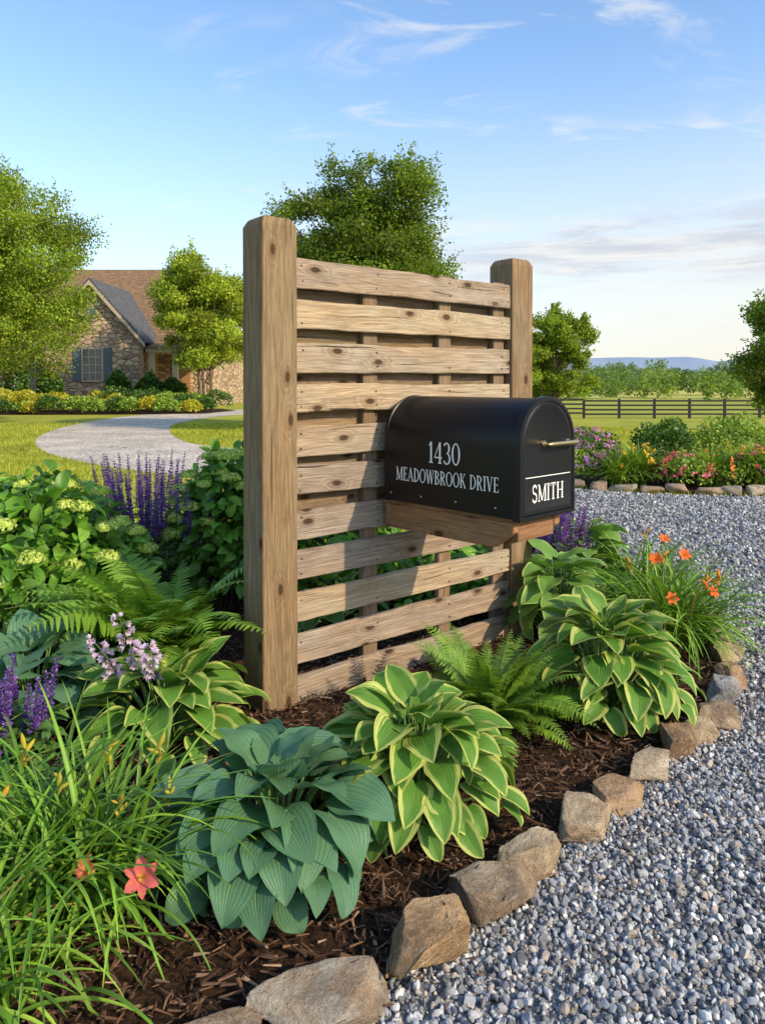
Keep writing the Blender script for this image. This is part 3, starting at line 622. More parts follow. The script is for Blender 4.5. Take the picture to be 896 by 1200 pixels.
def pinna_template(K=9):
    vs=[(0,0,0)];f=[]; sp=[]
    for k in range(K+1):
        t=k/K; vs.append((0,t,-0.10*t*t)); sp.append(len(vs)-1)
    for k in range(K):
        t=(k+0.45)/K; wd=0.17*(1-t)**0.6+0.015
        for sg in (-1,1):
            vs.append((sg*wd,t+0.055,-0.10*t*t-0.02)); tip=len(vs)-1
            vs.append((sg*wd*0.8,t-0.035,-0.10*t*t-0.01)); t2=len(vs)-1
            f.append([sp[k],sp[k+1],tip,t2] if sg<0 else [sp[k+1],sp[k],t2,tip])
    return np.array(vs,float),np.array(f)
PT=pinna_template()
def fern(name,cx,cy,nf,L,Wf,seed,c1,c2,th=(50,80),bend=(60,110),z0=0.02,azr=None):
    r=np.random.default_rng(seed); mb=MB()
    for i in range(nf):
        az=i*2.39996+r.normal()*0.25
        if azr: az=r.uniform(*azr)
        Lf=L*r.uniform(0.6,1.1); t0=math.radians(r.uniform(*th)); bd=math.radians(r.uniform(*bend))
        npn=32; s=np.linspace(0,1,npn+1); ang=t0-bd*s**1.3; ds=Lf/npn
        y=np.concatenate([[0],np.cumsum(np.cos(ang[1:]))*ds]); zz=np.concatenate([[0],np.cumsum(np.sin(ang[1:]))*ds])
        xx=r.normal()*0.12*s**2*Lf
        P=np.stack([xx,y,zz],-1)@rz(az-math.pi/2).T+np.array([cx+0.03*math.cos(az),cy+0.03*math.sin(az),z0])
        P[:,2]=np.maximum(P[:,2],z0+0.02)
        tg=unit(np.gradient(P,axis=0)); side=unit(np.cross(tg,np.array([0,0,1.])+0.0*tg)); nrm=np.cross(side,tg)
        tw=r.normal()*0.3; side2=side*math.cos(tw)+nrm*math.sin(tw); nrm2=np.cross(side2,tg)
        tube(mb,P[::4],np.linspace(0.0035,0.001,len(P[::4])),(0.2,0.25,0.06),4)
        idx=np.arange(3,npn+1); ss=s[idx]; ln=Wf*Lf/L*(np.sin(np.pi*(0.10+0.90*ss)**0.75)**0.8+0.04)*r.uniform(0.9,1.1,len(idx))
        q=r.random(); col=np.array(c1)*(1-q)+np.array(c2)*q
        for sg in (-1,1):
            d=sg*side2[idx]+0.38*tg[idx]-0.10*nrm2[idx]+r.normal(size=(len(idx),3))*0.07
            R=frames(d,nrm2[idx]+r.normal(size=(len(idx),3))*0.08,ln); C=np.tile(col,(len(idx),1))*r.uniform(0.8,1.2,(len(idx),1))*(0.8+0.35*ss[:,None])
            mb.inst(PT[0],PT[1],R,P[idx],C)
    return mb.build(name,[M_leaf])
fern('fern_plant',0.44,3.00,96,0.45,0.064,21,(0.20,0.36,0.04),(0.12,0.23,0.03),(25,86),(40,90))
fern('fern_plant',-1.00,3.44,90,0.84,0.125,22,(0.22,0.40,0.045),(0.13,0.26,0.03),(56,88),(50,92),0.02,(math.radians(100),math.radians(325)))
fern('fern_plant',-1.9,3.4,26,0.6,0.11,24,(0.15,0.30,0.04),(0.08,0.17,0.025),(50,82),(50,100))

def flower(mb,pos,dirn,size,cin,cout,n=6,open_=0.9,m=1):
    dirn=unit(np.asarray(dirn,float)); x=unit(np.cross(dirn,[0.2,0.9,0.3])); y=np.cross(dirn,x)
    for k in range(n):
        a_=2*math.pi*k/n+0.1; v,f,u=leaf(size,size*(0.26 if k%2 else 0.19),math.radians(72),math.radians(95*open_),0.15,0.12,'petal',4,6,0,k)
        rad=math.cos(a_)*x+math.sin(a_)*y; tan=np.cross(dirn,rad)
        W_=v[:,0:1]*tan+v[:,1:2]*rad+v[:,2:3]*dirn+np.asarray(pos)
        tt=u[:,1:2]; c=np.array(cin)*(1-sst(0.1,0.45,tt))+np.array(cout)*sst(0.1,0.45,tt)
        mb.add(W_,f,c,u,m)
    for k in range(5):
        e=np.asarray(pos)+dirn*size*0.75+(x*rng.normal()+y*rng.normal())*size*0.12; tube(mb,bez(pos,np.asarray(pos)+dirn*size*.4,e,4),0.0007,(0.6,0.5,0.1),3,m)
def bud(mb,pos,dirn,L,col,m=1):
    dirn=unit(np.asarray(dirn,float)); P=[np.asarray(pos)+dirn*L*t for t in (0,0.2,0.5,0.8,1)]
    tube(mb,P,np.array([0.10,0.14,0.17,0.11,0.02])*L,col,7,m)
def daylily(name,cx,cy,n,L,W,seed,cols,fl=[],buds=[],thr=(48,88),bend=(40,150),z0=0.015,spread=0.09):
    r=np.random.default_rng(seed); mb=MB()
    for i in range(n):
        az=r.uniform(0,2*math.pi); Li=L*r.uniform(0.55,1.12)
        v,f,u=leaf(Li,W*r.uniform(0.7,1.15),math.radians(r.uniform(*thr)),math.radians(r.uniform(*bend)),0.5,0.0,'grass',2,12,0)
        v[:,0]+=r.normal()*0.13*v[:,1]**2/Li
        v=v@rz(az-math.pi/2).T+np.array([cx+r.normal()*spread,cy+r.normal()*spread*0.8,z0]); v[:,2]=np.maximum(v[:,2],z0+0.01+r.random()*0.03)
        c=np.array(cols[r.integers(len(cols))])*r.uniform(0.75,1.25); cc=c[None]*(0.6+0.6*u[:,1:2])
        if r.random()<0.02: cc=np.tile([0.35,0.26,0.10],(len(v),1))
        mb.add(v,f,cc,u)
    for (x,y,zz,dx,dy,dz,sz,ci,co) in fl:
        root=np.array([cx+r.normal()*0.05,cy+r.normal()*0.05,z0]); e=np.array([x,y,zz]); d=unit(np.array([dx,dy,dz],float))
        tube(mb,bez(root,(root+e)/2+np.array([0,0,0.12]),e-d*sz*0.3,8),np.linspace(0.0045,0.0028,8),(0.14,0.24,0.05),5)
        tube(mb,[e-d*sz*0.3,e],[0.004,0.007],co,6,1); flower(mb,e,d,sz,ci,co)
        for q in range(2):
            bp=e-d*sz*0.3+r.normal(size=3)*0.012; bud(mb,bp,d*0.4+r.normal(size=3)*0.5+np.array([0,0,.8]),sz*0.5,(0.30,0.36,0.06))
    for (x,y,zz,L_,c) in buds:
        root=np.array([cx+r.normal()*0.05,cy+r.normal()*0.05,z0]); e=np.array([x,y,zz]); tube(mb,bez(root,(root+e)/2+np.array([0,0,0.14]),e,8),np.linspace(0.004,0.0022,8),(0.14,0.24,0.05),5)
        for q in range(5): 
            dd=np.array([r.normal()*.7,r.normal()*.7,0.9]); bud(mb,e+np.array([0,0,-0.012*q]),dd,L_*r.uniform(.5,1.1),np.array(c)*r.uniform(.7,1.1))
    return mb.build(name,[M_leaf,M_petal])
gc=[(0.14,0.30,0.03),(0.19,0.36,0.035),(0.09,0.21,0.025),(0.24,0.40,0.05)]
pink=((0.75,0.5,0.08),(0.62,0.14,0.13)); orn=((0.85,0.45,0.05),(0.80,0.17,0.04))
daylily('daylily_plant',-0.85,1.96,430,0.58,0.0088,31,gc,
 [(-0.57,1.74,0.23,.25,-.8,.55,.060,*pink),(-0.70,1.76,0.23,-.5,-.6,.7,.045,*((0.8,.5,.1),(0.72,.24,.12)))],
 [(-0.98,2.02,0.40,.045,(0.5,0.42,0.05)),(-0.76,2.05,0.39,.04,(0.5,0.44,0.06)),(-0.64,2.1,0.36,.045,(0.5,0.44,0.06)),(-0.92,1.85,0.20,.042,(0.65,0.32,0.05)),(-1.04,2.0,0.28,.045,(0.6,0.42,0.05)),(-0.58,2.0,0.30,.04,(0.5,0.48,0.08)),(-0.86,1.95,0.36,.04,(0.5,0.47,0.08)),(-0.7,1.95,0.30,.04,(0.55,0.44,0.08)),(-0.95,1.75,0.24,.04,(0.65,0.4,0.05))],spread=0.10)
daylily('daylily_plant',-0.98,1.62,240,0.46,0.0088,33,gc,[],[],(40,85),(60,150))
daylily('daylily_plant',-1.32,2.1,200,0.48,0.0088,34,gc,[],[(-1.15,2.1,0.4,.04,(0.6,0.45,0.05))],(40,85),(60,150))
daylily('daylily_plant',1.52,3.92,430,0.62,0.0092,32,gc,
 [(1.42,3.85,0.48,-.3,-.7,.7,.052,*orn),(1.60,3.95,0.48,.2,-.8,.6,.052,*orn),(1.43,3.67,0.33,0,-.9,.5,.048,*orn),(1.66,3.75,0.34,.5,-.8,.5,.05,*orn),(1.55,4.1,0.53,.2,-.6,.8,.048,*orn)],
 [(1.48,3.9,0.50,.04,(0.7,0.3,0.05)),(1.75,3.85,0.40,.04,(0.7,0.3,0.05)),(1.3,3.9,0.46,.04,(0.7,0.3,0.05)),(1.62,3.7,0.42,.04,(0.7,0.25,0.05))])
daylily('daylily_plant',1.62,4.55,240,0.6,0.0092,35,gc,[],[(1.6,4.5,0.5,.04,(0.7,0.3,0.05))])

def blossoms(name,lst):
    mb=MB()
    for (rx,ry,x,y,zt) in lst:
        root=np.array([rx,ry,0.1]); e=np.array([x,y,zt]); C_=bez(root,(root+e)/2+np.array([0,0,.08]),e,14); tube(mb,C_,np.linspace(.004,.002,14),(0.16,0.2,0.1),5)
        for k in range(7,14):
            for q in range(3):
                a_=rng.uniform(0,6.28); d=np.array([math.cos(a_),math.sin(a_),-0.75+1.2*(k-7)/7]); sz=0.038*(1-0.5*(k-7)/7)
                flower(mb,C_[k]+d*0.014,d,sz,(0.38,0.30,0.52),(0.60,0.49,0.72),6,0.32)
    mb.build(name,[M_leaf,M_petal])
blossoms('hosta_blossom_stalks',[(-0.9,2.85,-0.96,2.70,0.54),(-0.85,2.85,-0.84,2.64,0.46),(-0.95,2.85,-1.06,2.70,0.46)])

pet=leaf(1.0,0.42,0.6,1.1,0.3,0,'petal',2,3,0)
LT=leaf(1.0,0.26,0.25,0.8,0.25,0.06,'lance',4,6,0)
OV=leaf(1.0,0.33,0.2,0.8,0.3,0.10,'lance',6,7,0.05)
def salvia(name,cx,cy,r0,H,n,seed,spl=0.28,fs=0.017):
    r=np.random.default_rng(seed); mb=MB()
    for i in range(n):
        a_=r.uniform(0,6.28); q=r0*math.sqrt(r.random()); h=H*r.uniform(0.72,1.05); root=np.array([cx+q*0.7*math.cos(a_),cy+q*0.7*math.sin(a_),0]); e=np.array([cx+q*1.15*math.cos(a_),cy+q*1.15*math.sin(a_),h])
        C_=bez(root,(root+e)/2+np.array([0,0,.05]),e,6); tube(mb,C_,np.linspace(.003,.0015,6),(0.10,0.10,0.08),4)
        L=min(spl,h*0.55)*r.uniform(.8,1.1); ax=unit(C_[-1]-C_[-2]); k=150
        tt=np.sort(np.floor(r.random(k)*14)/14+r.normal(size=k)*0.008); aa=r.uniform(0,6.28,k); dd=np.stack([np.cos(aa),np.sin(aa),r.uniform(0.1,0.9,k)],-1)
        P=e[None]-ax[None]*(tt*L)[:,None]+dd*0.005; sz=fs*(0.45+0.75*tt)*r.uniform(.7,1.2,k)
        cb_=np.array([(0.20,0.09,0.46),(0.27,0.14,0.55),(0.12,0.05,0.32),(0.38,0.24,0.64)])[r.integers(0,4,k)]
        mb.inst(pet[0],pet[1],frames(dd,np.array([0,0,1.])+r.normal(size=(k,3))*.3,sz),P,cb_,pet[2],1)
        k=16; t=r.uniform(0.05,0.62,k); P=C_[0]+(C_[-1]-C_[0])*t[:,None]; aa=r.uniform(0,6.28,k); dd=np.stack([np.cos(aa),np.sin(aa),r.uniform(-.2,.6,k)],-1)
        mb.inst(LT[0],LT[1],frames(dd,np.array([0,0,1.])+r.normal(size=(k,3))*.3,r.uniform(.05,.08,k)),P,np.array([(0.10,0.2,0.045)])*r.uniform(.7,1.5,(k,1)),LT[2],0)
    return mb.build(name,[M_leaf,M_petal])
salvia('salvia_plant',-1.36,4.6,0.38,0.86,72,41)
salvia('salvia_plant',-1.68,5.3,0.36,0.88,44,45)
salvia('salvia_plant',1.08,4.65,0.24,0.70,44,42)
salvia('salvia_plant',-1.26,2.52,0.12,0.42,15,43,0.2)
salvia('salvia_plant',1.2,5.3,0.3,0.62,24,46)

def hydrangea(name,cx,cy,rx,H,nl,seed,heads,c=((0.14,0.32,0.035),(0.20,0.39,0.05),(0.09,0.22,0.025)),s0=.06,s1=.115):
    r=np.random.default_rng(seed); mb=MB(); cz=H*0.42
    for (fr,k) in ((1.0,nl),(0.86,int(nl*.9)),(0.7,int(nl*.5)),(0.5,int(nl*.25))):
        d=unit(r.normal(size=(k,3))); d[:,2]=np.abs(d[:,2])*1.0-0.45*(r.random(k)<.5); d=unit(d)
        lump=1+0.07*np.sin(d[:,0]*5+seed)+0.07*np.sin(d[:,1]*6+d[:,2]*4)+0.05*np.sin(d[:,0]*13+d[:,2]*11)
        P=np.array([cx,cy,cz])+d*np.array([rx,rx,H-cz])*(fr*lump*r.uniform(.9,1.08,k))[:,None]; P[:,2]=np.maximum(P[:,2],.05)
        dd=d*np.array([1,1,.3])*0.8+r.normal(size=(k,3))*.55+np.array([0,0,-.1]); nn=d+np.array([0,0,.9])+r.normal(size=(k,3))*.35
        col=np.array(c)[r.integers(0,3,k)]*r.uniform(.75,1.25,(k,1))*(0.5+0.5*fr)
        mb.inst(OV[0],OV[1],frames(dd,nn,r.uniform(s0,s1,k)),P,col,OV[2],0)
    for i in range(26):
        a_=r.uniform(0,6.28); q=rx*.75*r.random(); tube(mb,bez((cx+.1*math.cos(a_),cy+.1*math.sin(a_),0),(cx+q*.5*math.cos(a_),cy+q*.5*math.sin(a_),H*.5),(cx+q*math.cos(a_),cy+q*math.sin(a_),H*.85),6),np.linspace(.006,.003,6),(0.12,0.1,0.05),5)
    fv=[];ff=[]
    for q in range(4):
        a_=q*math.pi/2; c_,s_=math.cos(a_),math.sin(a_); b=len(fv)
        for (x,y,zz) in ((0,0,0),(.45,.5,.06),(0,1,.0),(-.45,.5,.06)): fv.append((x*c_-y*s_,x*s_+y*c_,zz))
        ff.append([b,b+1,b+2,b+3])
    fv=np.array(fv);ff=np.array(ff)
    for (x,y,zz,R_) in heads:
        k=300; d=unit(r.normal(size=(k,3))); d[:,2]=np.abs(d[:,2])*1-.2; d=unit(d); P=np.array([x,y,zz])+d*np.array([R_,R_,R_*.6])*(r.uniform(.8,1.1,k)*(1+.12*np.sin(d[:,0]*9)*np.sin(d[:,1]*9)))[:,None]
        col=np.array([(0.56,0.68,0.14),(0.68,0.76,0.27),(0.40,0.56,0.10)])[r.integers(0,3,k)]*r.uniform(.75,1.1,(k,1))
        tang=np.cross(d,r.normal(size=(k,3))); mb.inst(fv,ff,frames(tang,d+r.normal(size=(k,3))*.3,r.uniform(.0055,.010,k)),P,col,None,1)
    return mb.build(name,[M_leaf,M_petal])
def hd(cx,cy,rx,H,k,seed,rr=.05):
    r=np.random.default_rng(seed); o=[]
    for i in range(k):
        a_=r.uniform(-math.pi*.95,0.1); e=r.uniform(.1,1.3); o.append((cx+rx*1.12*math.cos(a_)*math.cos(e),cy+rx*1.12*math.sin(a_)*math.cos(e),H*.42+H*.64*math.sin(e),rr*r.uniform(.7,1.2)))
    return o
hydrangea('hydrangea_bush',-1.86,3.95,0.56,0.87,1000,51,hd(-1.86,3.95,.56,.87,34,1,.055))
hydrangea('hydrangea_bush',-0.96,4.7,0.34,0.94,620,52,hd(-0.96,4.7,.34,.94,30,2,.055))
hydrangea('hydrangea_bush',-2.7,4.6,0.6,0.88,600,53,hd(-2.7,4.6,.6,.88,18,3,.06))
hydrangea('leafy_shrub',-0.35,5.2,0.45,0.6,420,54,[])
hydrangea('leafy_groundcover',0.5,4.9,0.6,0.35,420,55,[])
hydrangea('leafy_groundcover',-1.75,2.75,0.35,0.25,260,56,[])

# ------------------------------------------------------------------ shrubs and trees
DQ=np.array([(0,0,0),(.34,.5,.08),(0,1,-.05),(-.34,.5,.08)]); DF=np.array([[0,1,2,3]])
def shrub(name,cx,cy,z0,rx,H,n,ls,cols,seed,fl=None,nf=0,spiky=False):
    r=np.random.default_rng(seed); mb=MB(); ph=r.uniform(0,6,4)
    if spiky:
        P=np.array([cx,cy,z0])+np.stack([r.normal(size=n)*.12*rx,r.normal(size=n)*.12*rx,np.zeros(n)],-1)
        bl=leaf(1.0,0.02,1.0,1.5,0.3,0,'grass',1,6,0)
        az=r.uniform(0,6.28,n); dd=np.stack([np.cos(az),np.sin(az),0*az],-1); col=np.array(cols)[r.integers(0,len(cols),n)]*r.uniform(.7,1.3,(n,1))
        mb.inst(bl[0],bl[1],frames(dd+np.stack([0*az,0*az,r.uniform(-.1,.9,n)],-1),np.tile([0,0,1.],(n,1)),H*r.uniform(.8,1.5,n)),P,col,bl[2])
    else:
        for fr,k in ((1,n),(.85,n//2),(.65,n//3)):
            d=unit(r.normal(size=(k,3))); d[:,2]=np.where(d[:,2]<-.3,-d[:,2],d[:,2])
            lump=1+0.09*np.sin(d[:,0]*6+ph[0])+0.09*np.sin(d[:,1]*7+ph[1]+d[:,2]*5)
            P=np.array([cx,cy,z0+H*.45])+d*np.array([rx,rx,H*.55])*(fr*lump*r.uniform(.94,1.06,k))[:,None]
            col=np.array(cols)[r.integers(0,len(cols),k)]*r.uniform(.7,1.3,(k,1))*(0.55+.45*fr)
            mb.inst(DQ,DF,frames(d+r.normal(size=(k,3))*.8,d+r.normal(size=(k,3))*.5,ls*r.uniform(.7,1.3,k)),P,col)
    if fl is not None:
        k=nf; d=unit(r.normal(size=(k,3))); d[:,2]=np.abs(d[:,2]); P=np.array([cx,cy,z0+H*.45])+d*np.array([rx,rx,H*.6])*r.uniform(.92,1.12,k)[:,None]
        for q in range(5):
            mb.inst(DQ,DF,frames(r.normal(size=(k,3)),d+r.normal(size=(k,3))*.4,ls*1.0*r.uniform(.7,1.2,k)),P+r.normal(size=(k,3))*ls*.2,np.array(fl)[r.integers(0,len(fl),k)],None,1)
    return mb.build(name,[M_leaf,M_petal])
GD=[(0.07,0.16,0.025),(0.10,0.21,0.03),(0.055,0.12,0.02)]; GL=[(0.22,0.36,0.045),(0.30,0.42,0.06),(0.16,0.28,0.035)]; GY=[(0.50,0.46,0.04),(0.38,0.40,0.035)]
sd=200
for (n_,x,y,rx,H,nn,ls,cols_,fl,nf,sp) in [
 ('boxwood_shrub',4.15,10.9,.42,.82,1800,.05,GD,None,0,False),
 ('daylily_clump',3.45,10.1,.4,.55,500,.06,GL,[(0.75,.45,.05)],14,True),
 ('daylily_clump',3.15,9.95,.3,.45,320,.06,GL,None,0,True),
 ('flowering_phlox',2.95,10.6,.42,.72,1000,.045,GD,[(0.70,.25,.55),(0.55,.3,.65)],150,False),
 ('flowering_phlox',2.75,10.35,.3,.5,700,.045,GL,[(0.45,.2,.65)],90,False),
 ('daylily_clump',4.45,10.0,.4,.5,500,.06,GL,[(0.8,.25,.05)],10,True),
 ('flowering_phlox',4.0,9.85,.36,.44,800,.045,GL,[(0.85,.10,.18),(0.80,.25,.4)],70,False),
 ('boxwood_shrub',5.2,11.0,.5,.9,1500,.05,GL,None,0,False),
 ('flowering_phlox',5.15,9.9,.4,.55,700,.045,GL,[(0.85,.15,.25),(0.7,.2,.45)],70,False),
 ('daylily_clump',5.0,9.9,.4,.6,420,.06,GL,[(0.8,.3,.05)],10,True),
 ('boxwood_shrub',6.2,10.6,.6,.8,1500,.05,GL,None,0,False),('leafy_groundcover',3.6,10.6,.7,.36,1400,.06,GD,None,0,False),('leafy_groundcover',4.9,10.5,.9,.36,1600,.06,GL,None,0,False)]:
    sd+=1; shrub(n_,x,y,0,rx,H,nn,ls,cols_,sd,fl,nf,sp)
mbed=[(2.2,10.4)]+[(x,np.interp(x,[1.6,2.7,3.9,5.5,9],[10.8,9.7,9.27,9.17,9.32])+.1) for x in np.arange(2.4,8,.5)]+[(8,11.6),(5,11.7),(3,11.3)]
sheet('mulch_bed',mbed,0.013,M_mulch)
r_=np.random.default_rng(77)
for i in range(54):
    x=-23+i*0.29+r_.uniform(-.2,.2); row=i%3; y=34.4+row*1.7+r_.uniform(-.5,.5)
    if x>-8.2: continue
    cols_=[GD,GL,GY,GY,GD,GL,GY][r_.integers(0,7)]; rx=r_.uniform(.34,.55)+.12*row
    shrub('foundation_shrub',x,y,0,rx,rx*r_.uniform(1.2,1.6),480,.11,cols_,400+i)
for i,(x,y,h) in enumerate([(-18.6,41.5,2.0),(-14.7,41.3,1.9),(-20.2,41,3.0),(-13.0,41.5,1.8),(-21.4,40,2.6),(-11.8,42,1.6)]): shrub('conical_evergreen',x,y,0,.6,h,900,.2,GD,450+i)
mh=[(-24,38.5),(-22,33.6),(-17,33.2),(-12,33.6),(-8.3,34.6),(-7.6,38.6),(-9,41.5),(-24,42)]
sheet('mulch_bed',mh,0.014,M_mulch)

def tree(name,x,y,z0,H,cr,cb,ncl,nleaf,ls,cols,seed,trunk_r=.16,stems=1,cm=M_tree,ntw=260,flat=0.14,pw_=0.40):
    r=np.random.default_rng(seed); mb=MB(); cz=cb+(H-cb)*.48
    d=unit(r.normal(size=(ncl,3))); rad=r.random(ncl)**pw_
    lob=1+0.13*np.sin(3*np.arctan2(d[:,1],d[:,0])+seed)+0.11*np.sin(5*d[:,2]+2*d[:,0]+seed*2)+r.normal(size=ncl)*.07
    up=np.where(d[:,2]>0,(H-cz),(cz-cb)); hor=np.where(d[:,2]>0,1-flat*d[:,2]*rad,1.0)
    cc=np.stack([d[:,0]*rad*cr*lob*hor,d[:,1]*rad*cr*lob*hor,d[:,2]*rad*up*(0.9+0.1*lob)],-1)*0.9+np.array([x,y,z0+cz])
    crad=cr*r.uniform(.10,.24,ncl); shade=r.uniform(.6,1.35,ncl)
    per=nleaf/ncl
    for c,R_,s in zip(cc,crad,shade):
        k=int(per*(R_/(cr*.18))**1.7)+6; g=unit(r.normal(size=(k,3)))*(r.random(k)**0.45)[:,None]*np.array([1.25,1.25,.7]); P=c+g*R_
        P+=r.normal(size=(k,3))*R_*.16; nn=g+np.array([0,0,.5])+r.normal(size=(k,3))*.6
        col=np.array(cols)[r.integers(0,len(cols),k)]*r.uniform(.7,1.3,(k,1))*s
        mb.inst(DQ,DF,frames(r.normal(size=(k,3))+g*.5+np.array([0,0,-.3]),nn,ls*r.uniform(.6,1.3,k)),P,col)
    out=unit(cc-np.array([x,y,z0+cz]))
    for i in r.integers(0,ncl,ntw):
        dd=unit(out[i]+r.normal(size=3)*.45+np.array([0,0,.25])); L=cr*r.uniform(.10,.24); b=cc[i]+dd*crad[i]*.7; k=22; t=r.random(k)
        P=b+dd*(t*L)[:,None]+r.normal(size=(k,3))*cr*.022; col=np.array(cols)[r.integers(0,len(cols),k)]*r.uniform(.8,1.35,(k,1))
        mb.inst(DQ,DF,frames(r.normal(size=(k,3))+dd*.8,r.normal(size=(k,3))+np.array([0,0,.8]),ls*r.uniform(.6,1.2,k)),P,col)
    for s in range(stems):
        bx=x+(0 if stems==1 else (s-(stems-1)/2)*.35); top=np.array([x+r.normal()*.25*cr*.5+(s-(stems-1)/2)*cr*.35,y+r.normal()*.2,z0+H*.86]); root=np.array([bx,y,z0-.1])
        C_=bez(root,np.array([bx+r.normal()*.15,y,z0+H*.45]),top,12); rr=np.linspace(trunk_r/math.sqrt(stems),.03,12); rr[0]*=1.4; tube(mb,C_,rr,(0.2,.15,.1),8,1)
        for q in range(s,ncl,stems*2):
            t=np.clip((cc[q,2]-z0)/H*.75,.25,.85)*11; b=C_[int(t)]; m_=(b+cc[q])/2+np.array([0,0,-.12*cr]); tube(mb,bez(b,m_,cc[q],6),np.linspace(trunk_r*.3,.012,6),(0.2,.15,.1),5,1)
    return mb.build(name,[cm,M_bark])
TG=[(0.22,0.31,0.03),(0.29,0.37,0.04),(0.14,0.23,0.025)]; TG2=[(0.16,0.25,0.025),(0.23,0.31,0.035),(0.10,0.17,0.02)]; TG3=[(0.31,0.40,0.04),(0.38,0.44,0.05),(0.21,0.30,0.035)]
tree('maple_tree',-0.35,21.5,0,8.15,2.6,1.9,190,125000,.09,TG2,61,.2,ntw=320,flat=.05)
tree('birch_tree',-13.3,25,0,9.4,3.5,1.0,200,125000,.10,TG,62,.16,2,ntw=320)
tree('birch_tree',-9.3,39,0,8.7,2.9,1.6,110,60000,.14,TG3,63,.16,3)
tree('maple_tree',10.6,46,-.9,7.2,2.5,.8,80,36000,.16,TG,64,.16)
tree('maple_tree',17.2,31,-.6,6.6,2.6,.6,90,40000,.13,TG2,65,.16)
tree('maple_tree',-24,34,0,10.5,3.7,2,90,30000,.19,TG,66,.2)
tree('oak_tree',12.6,60,-.9,5.0,2.4,.6,50,16000,.22,TG2,67,.2,ntw=120)
mb=MB(); r=np.random.default_rng(90)
def dtree(x,y,h,haze):
    z0=float(hgt(np.array(x),np.array(y))); k=520; ncl=10
    c0=np.stack([r.normal(size=ncl)*h*.30,r.normal(size=ncl)*h*.2,h*r.uniform(.2,.8,ncl)],-1); ci=r.integers(0,ncl,k)
    g=unit(r.normal(size=(k,3)))*h*.22*r.uniform(.6,1.1,(k,1)); P=c0[ci]+g+np.array([x,y,z0])
    base=np.array([(0.15,0.25,0.04),(0.20,0.30,0.05),(0.10,0.18,0.035)])[r.integers(0,3)]; col=base*r.uniform(.6,1.35,(k,1)); col=col*(1-haze)+np.array([0.21,0.29,0.34])*haze  # leaf colour blended to blue-grey, distance haze painted in
    mb.inst(DQ,DF,frames(r.normal(size=(k,3)),g+r.normal(size=(k,3))*h*.05,h*.11*r.uniform(.6,1.3,k)),P,col)
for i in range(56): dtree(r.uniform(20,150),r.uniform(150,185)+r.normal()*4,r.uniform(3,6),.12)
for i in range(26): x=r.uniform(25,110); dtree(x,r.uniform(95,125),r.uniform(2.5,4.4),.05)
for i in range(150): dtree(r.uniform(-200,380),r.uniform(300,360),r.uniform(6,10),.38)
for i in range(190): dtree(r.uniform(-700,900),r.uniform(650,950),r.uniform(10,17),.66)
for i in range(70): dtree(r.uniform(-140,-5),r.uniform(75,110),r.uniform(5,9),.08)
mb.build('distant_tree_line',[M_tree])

pf=MB()
def box(mb,c,s,col=(0.02,0.02,0.02)):
    v=np.array([(x,y,z) for x in(-.5,.5) for y in(-.5,.5) for z in(-.5,.5)])*np.array(s)+np.array(c); mb.add(v,[[0,1,3,2],[4,6,7,5],[0,4,5,1],[2,3,7,6],[0,2,6,4],[1,5,7,3]],col)
xs=np.arange(4,70,2.4); ys=50+0.02*(xs-4)
for x,y in zip(xs,ys):
    zg=float(hgt(np.array(x),np.array(y))); box(pf,(x,y,zg+.66),(.15,.15,1.36))
for x,y,x2,y2 in zip(xs,ys,xs[1:],ys[1:]):
    za=float(hgt(np.array(x),np.array(y))); zb=float(hgt(np.array(x2),np.array(y2)))
    for h in (.3,.6,.9,1.2): box(pf,((x+x2)/2,(y+y2)/2-.09,(za+zb)/2+h),(2.42,.04,.12))
pf.build('paddock_fence',[M_blackfence],smooth=False)

# ------------------------------------------------------------------ house
HS=empty('stone_house',(0,0,0))
def poly_obj(name,verts,faces,mat):
    me=bpy.data.meshes.new(name); me.from_pydata(verts,[],faces); bm=bmesh.new(); bm.from_mesh(me); bmesh.ops.recalc_face_normals(bm,faces=bm.faces); bm.to_mesh(me); bm.free()
    me.materials.append(mat); o=bpy.data.objects.new(name,me); scene.collection.objects.link(o); o.parent=HS; return o
def gable(name,x0,x1,y0,y1,ze,zp,mat):
    xm=(x0+x1)/2; v=[(x0,y0,0),(x1,y0,0),(x1,y0,ze),(xm,y0,zp),(x0,y0,ze),(x0,y1,0),(x1,y1,0),(x1,y1,ze),(xm,y1,zp),(x0,y1,ze)]
    return poly_obj(name,v,[(0,1,2,3,4),(5,9,8,7,6),(0,5,6,1),(1,6,7,2),(2,7,8,3),(3,8,9,4),(4,9,5,0)],mat)
def roof(name,x0,x1,y0,y1,ze,zp,mat,ov=.35,t=.14):
    xm=(x0+x1)/2; sl_=(zp-ze)/(xm-x0); a_=x0-ov; b_=x1+ov; zo=ze-sl_*ov; y0-=ov
    v=[];
    for y in (y0,y1): v+=[(a_,y,zo+.02),(xm,y,zp+.02),(b_,y,zo+.02),(b_,y,zo+t+.02),(xm,y,zp+t*1.4+.02),(a_,y,zo+t+.02)]
    poly_obj(name,v,[(0,1,4,5),(1,2,3,4),(6,11,10,7),(7,10,9,8),(0,6,7,1),(1,7,8,2),(2,8,9,3),(3,9,10,4),(4,10,11,5),(5,11,6,0)],mat)
def hbox(name,x0,x1,y0,y1,z0,z1,mat):
    v=[(x,y,z) for x in(x0,x1) for y in(y0,y1) for z in(z0,z1)]
    return poly_obj(name,v,[(0,1,3,2),(4,6,7,5),(0,4,5,1),(2,3,7,6),(0,2,6,4),(1,5,7,3)],mat)
gable('gable_wing',-19.6,-14.0,43.0,50,4.15,7.3,M_stone)
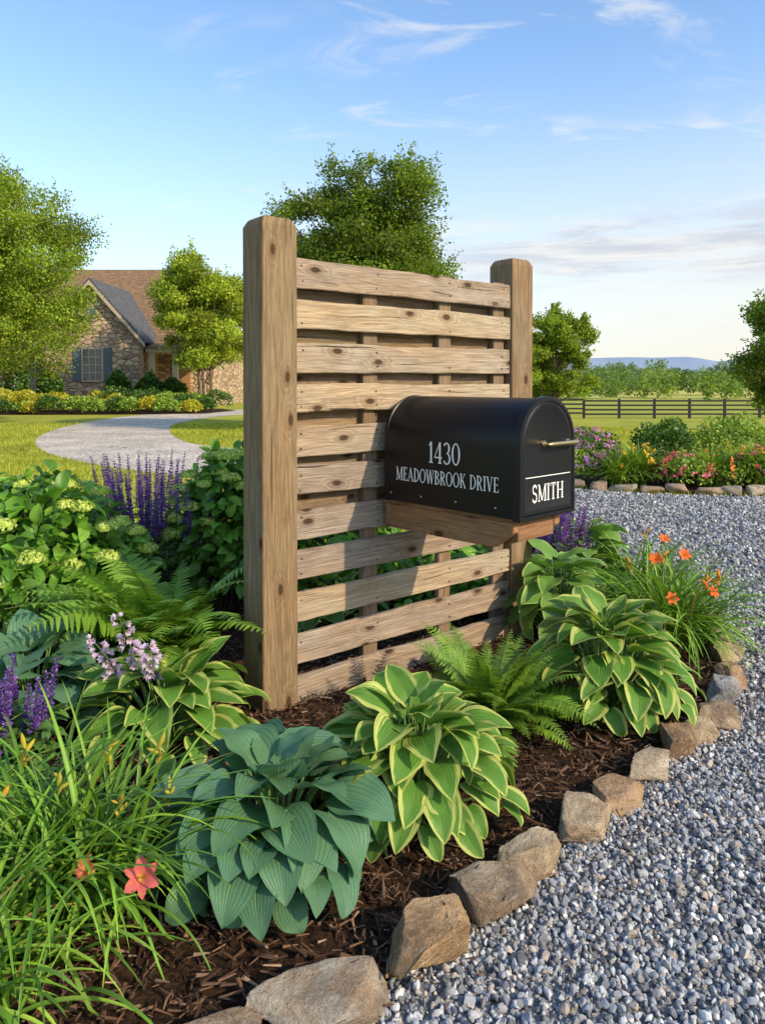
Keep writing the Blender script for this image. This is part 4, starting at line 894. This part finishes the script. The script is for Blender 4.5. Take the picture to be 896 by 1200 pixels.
roof('gable_roof',-19.6,-14.0,43.0,50.5,4.15,7.3,M_roof2)
def rake(name,x0,z0,x1,z1,y,wd=.24):
    poly_obj(name,[(x0,y,z0),(x1,y,z1),(x1,y,z1-wd),(x0,y,z0-wd),(x0,y+.06,z0),(x1,y+.06,z1),(x1,y+.06,z1-wd),(x0,y+.06,z0-wd)],[(0,1,2,3),(4,7,6,5),(0,4,5,1),(3,2,6,7),(0,3,7,4),(1,5,6,2)],M_trim)
rake('rake_a',-19.98,3.74,-16.8,7.34,42.58); rake('rake_b',-13.62,3.74,-16.8,7.34,42.575)
hbox('main_walls',-30,-10.6,46.5,57,0,4.0,M_stone)
poly_obj('main_roof',[(-31,45.8,3.9),(-10.0,45.8,3.9),(-10.0,57.8,3.9),(-31,57.8,3.9),(-27.5,51.5,9.3),(-14.6,51.5,9.3)],[(0,1,5,4),(1,2,5),(2,3,4,5),(3,0,4),(0,3,2,1)],M_roof)
hbox('main_fascia',-31,-10.0,45.72,45.8,3.72,3.92,M_trim)
hbox('left_wing',-26.5,-19.62,44.6,50,0,3.4,M_stone)
poly_obj('left_wing_roof',[(-27,44.1,3.35),(-19.65,44.1,3.35),(-19.65,50,3.35),(-27,50,3.35),(-23,47.5,6.3),(-19.65,47.5,6.3)],[(0,1,5,4),(1,2,5),(2,3,4,5),(3,0,4),(0,3,2,1)],M_roof2)
hbox('porch_roof',-13.9,-10.4,43.6,46.4,3.25,3.5,M_trim)
poly_obj('porch_shingles',[(-13.9,43.4,3.52),(-10.2,43.4,3.52),(-10.2,46.7,4.6),(-13.9,46.7,4.6),(-13.9,46.7,3.52),(-10.2,46.7,3.52)],[(0,1,2,3),(0,4,5,1),(0,3,4),(1,5,2)],M_roof)
for i,x in enumerate((-13.6,-12.2,-10.6)): hbox('porch_column_%d'%i,x-.15,x+.15,43.7,44.0,0,3.25,M_trim)
hbox('front_door',-13.0,-12.0,46.42,46.5,0.1,2.3,M_arm); hbox('porch_floor',-13.9,-10.4,43.5,46.4,0,.15,M_trim)
def window(i,x0,x1,z0,z1,y):
    hbox('window_%d'%i,x0,x1,y-.02,y+.05,z0,z1,M_glass); t=.08
    hbox('window_%d_frame_l'%i,x0-t,x0,y-.06,y-.001,z0-t,z1+t,M_trim); hbox('window_%d_frame_r'%i,x1,x1+t,y-.06,y-.001,z0-t,z1+t,M_trim)
    hbox('window_%d_frame_t'%i,x0,x1,y-.058,y-.001,z1,z1+t,M_trim); hbox('window_%d_sill'%i,x0,x1,y-.09,y-.001,z0-t,z0,M_trim)
    for j in (1,2): xx=x0+(x1-x0)*j/3; hbox('window_%d_mull_%d'%(i,j),xx-.02,xx+.02,y-.05,y-.022,z0,z1,M_trim)
    for j in (1,2,3): zz=z0+(z1-z0)*j/4; hbox('window_%d_rail_%d'%(i,j),x0,x1,y-.045,y-.021,zz-.02,zz+.02,M_trim)
    for s,(a_,b_) in enumerate(((x0-t-.5,x0-t-.02),(x1+t+.02,x1+t+.5))): hbox('window_%d_shutter_%d'%(i,s),a_,b_,y-.05,y-.002,z0-t,z1+t,M_shutter)
window(1,-17.3,-16.2,1.6,3.4,43.0); window(2,-24.6,-23.4,1.0,2.6,44.6); window(3,-22,-20.8,1.0,2.6,44.6)
hbox('gable_vent',-17.05,-16.55,42.95,43.0,5.2,5.8,M_shutter)

# ------------------------------------------------------------------ lawn blades near
mb=MB(); bt=np.array([(-.07,0,0),(.07,0,0),(0.02,.25,.97)]); bf=np.array([[0,1,2]])
k=230000; yy=6.2+ (26-6.2)*rng.random(k)**1.6; xx=(rng.random(k)*2-1)*(0.62*yy+1); P=np.stack([xx,yy],-1)
ok=(~inpoly(P,drive))&(~inpoly(P,bed))&(~inpoly(P,mbed)); P=P[ok]; k=len(P)
az=rng.uniform(0,6.28,k); s=rng.uniform(.035,.075,k); 
R=np.stack([np.stack([np.cos(az),np.sin(az),0*az],-1)*(s*(1+P[:,1]/9))[:,None],np.stack([-np.sin(az),np.cos(az),0*az],-1)*s[:,None],np.tile([0,0,1.],(k,1))*s[:,None]],-1)
nzv=np.array([noise.noise(Vector((p[0]*.6,p[1]*.4,0))) for p in P[:]]) 
C=np.array([(0.31,0.37,0.035),(0.39,0.42,0.055),(0.22,0.29,0.025),(0.48,0.45,0.10)])[rng.integers(0,4,k)]*(1+.3*nzv)[:,None]
T=np.stack([P[:,0],P[:,1],hgt(P[:,0],P[:,1])],-1); mb.inst(bt,bf,R,T,C); mb.build('lawn_grass',[M_grassblade],smooth=False)
print('done')
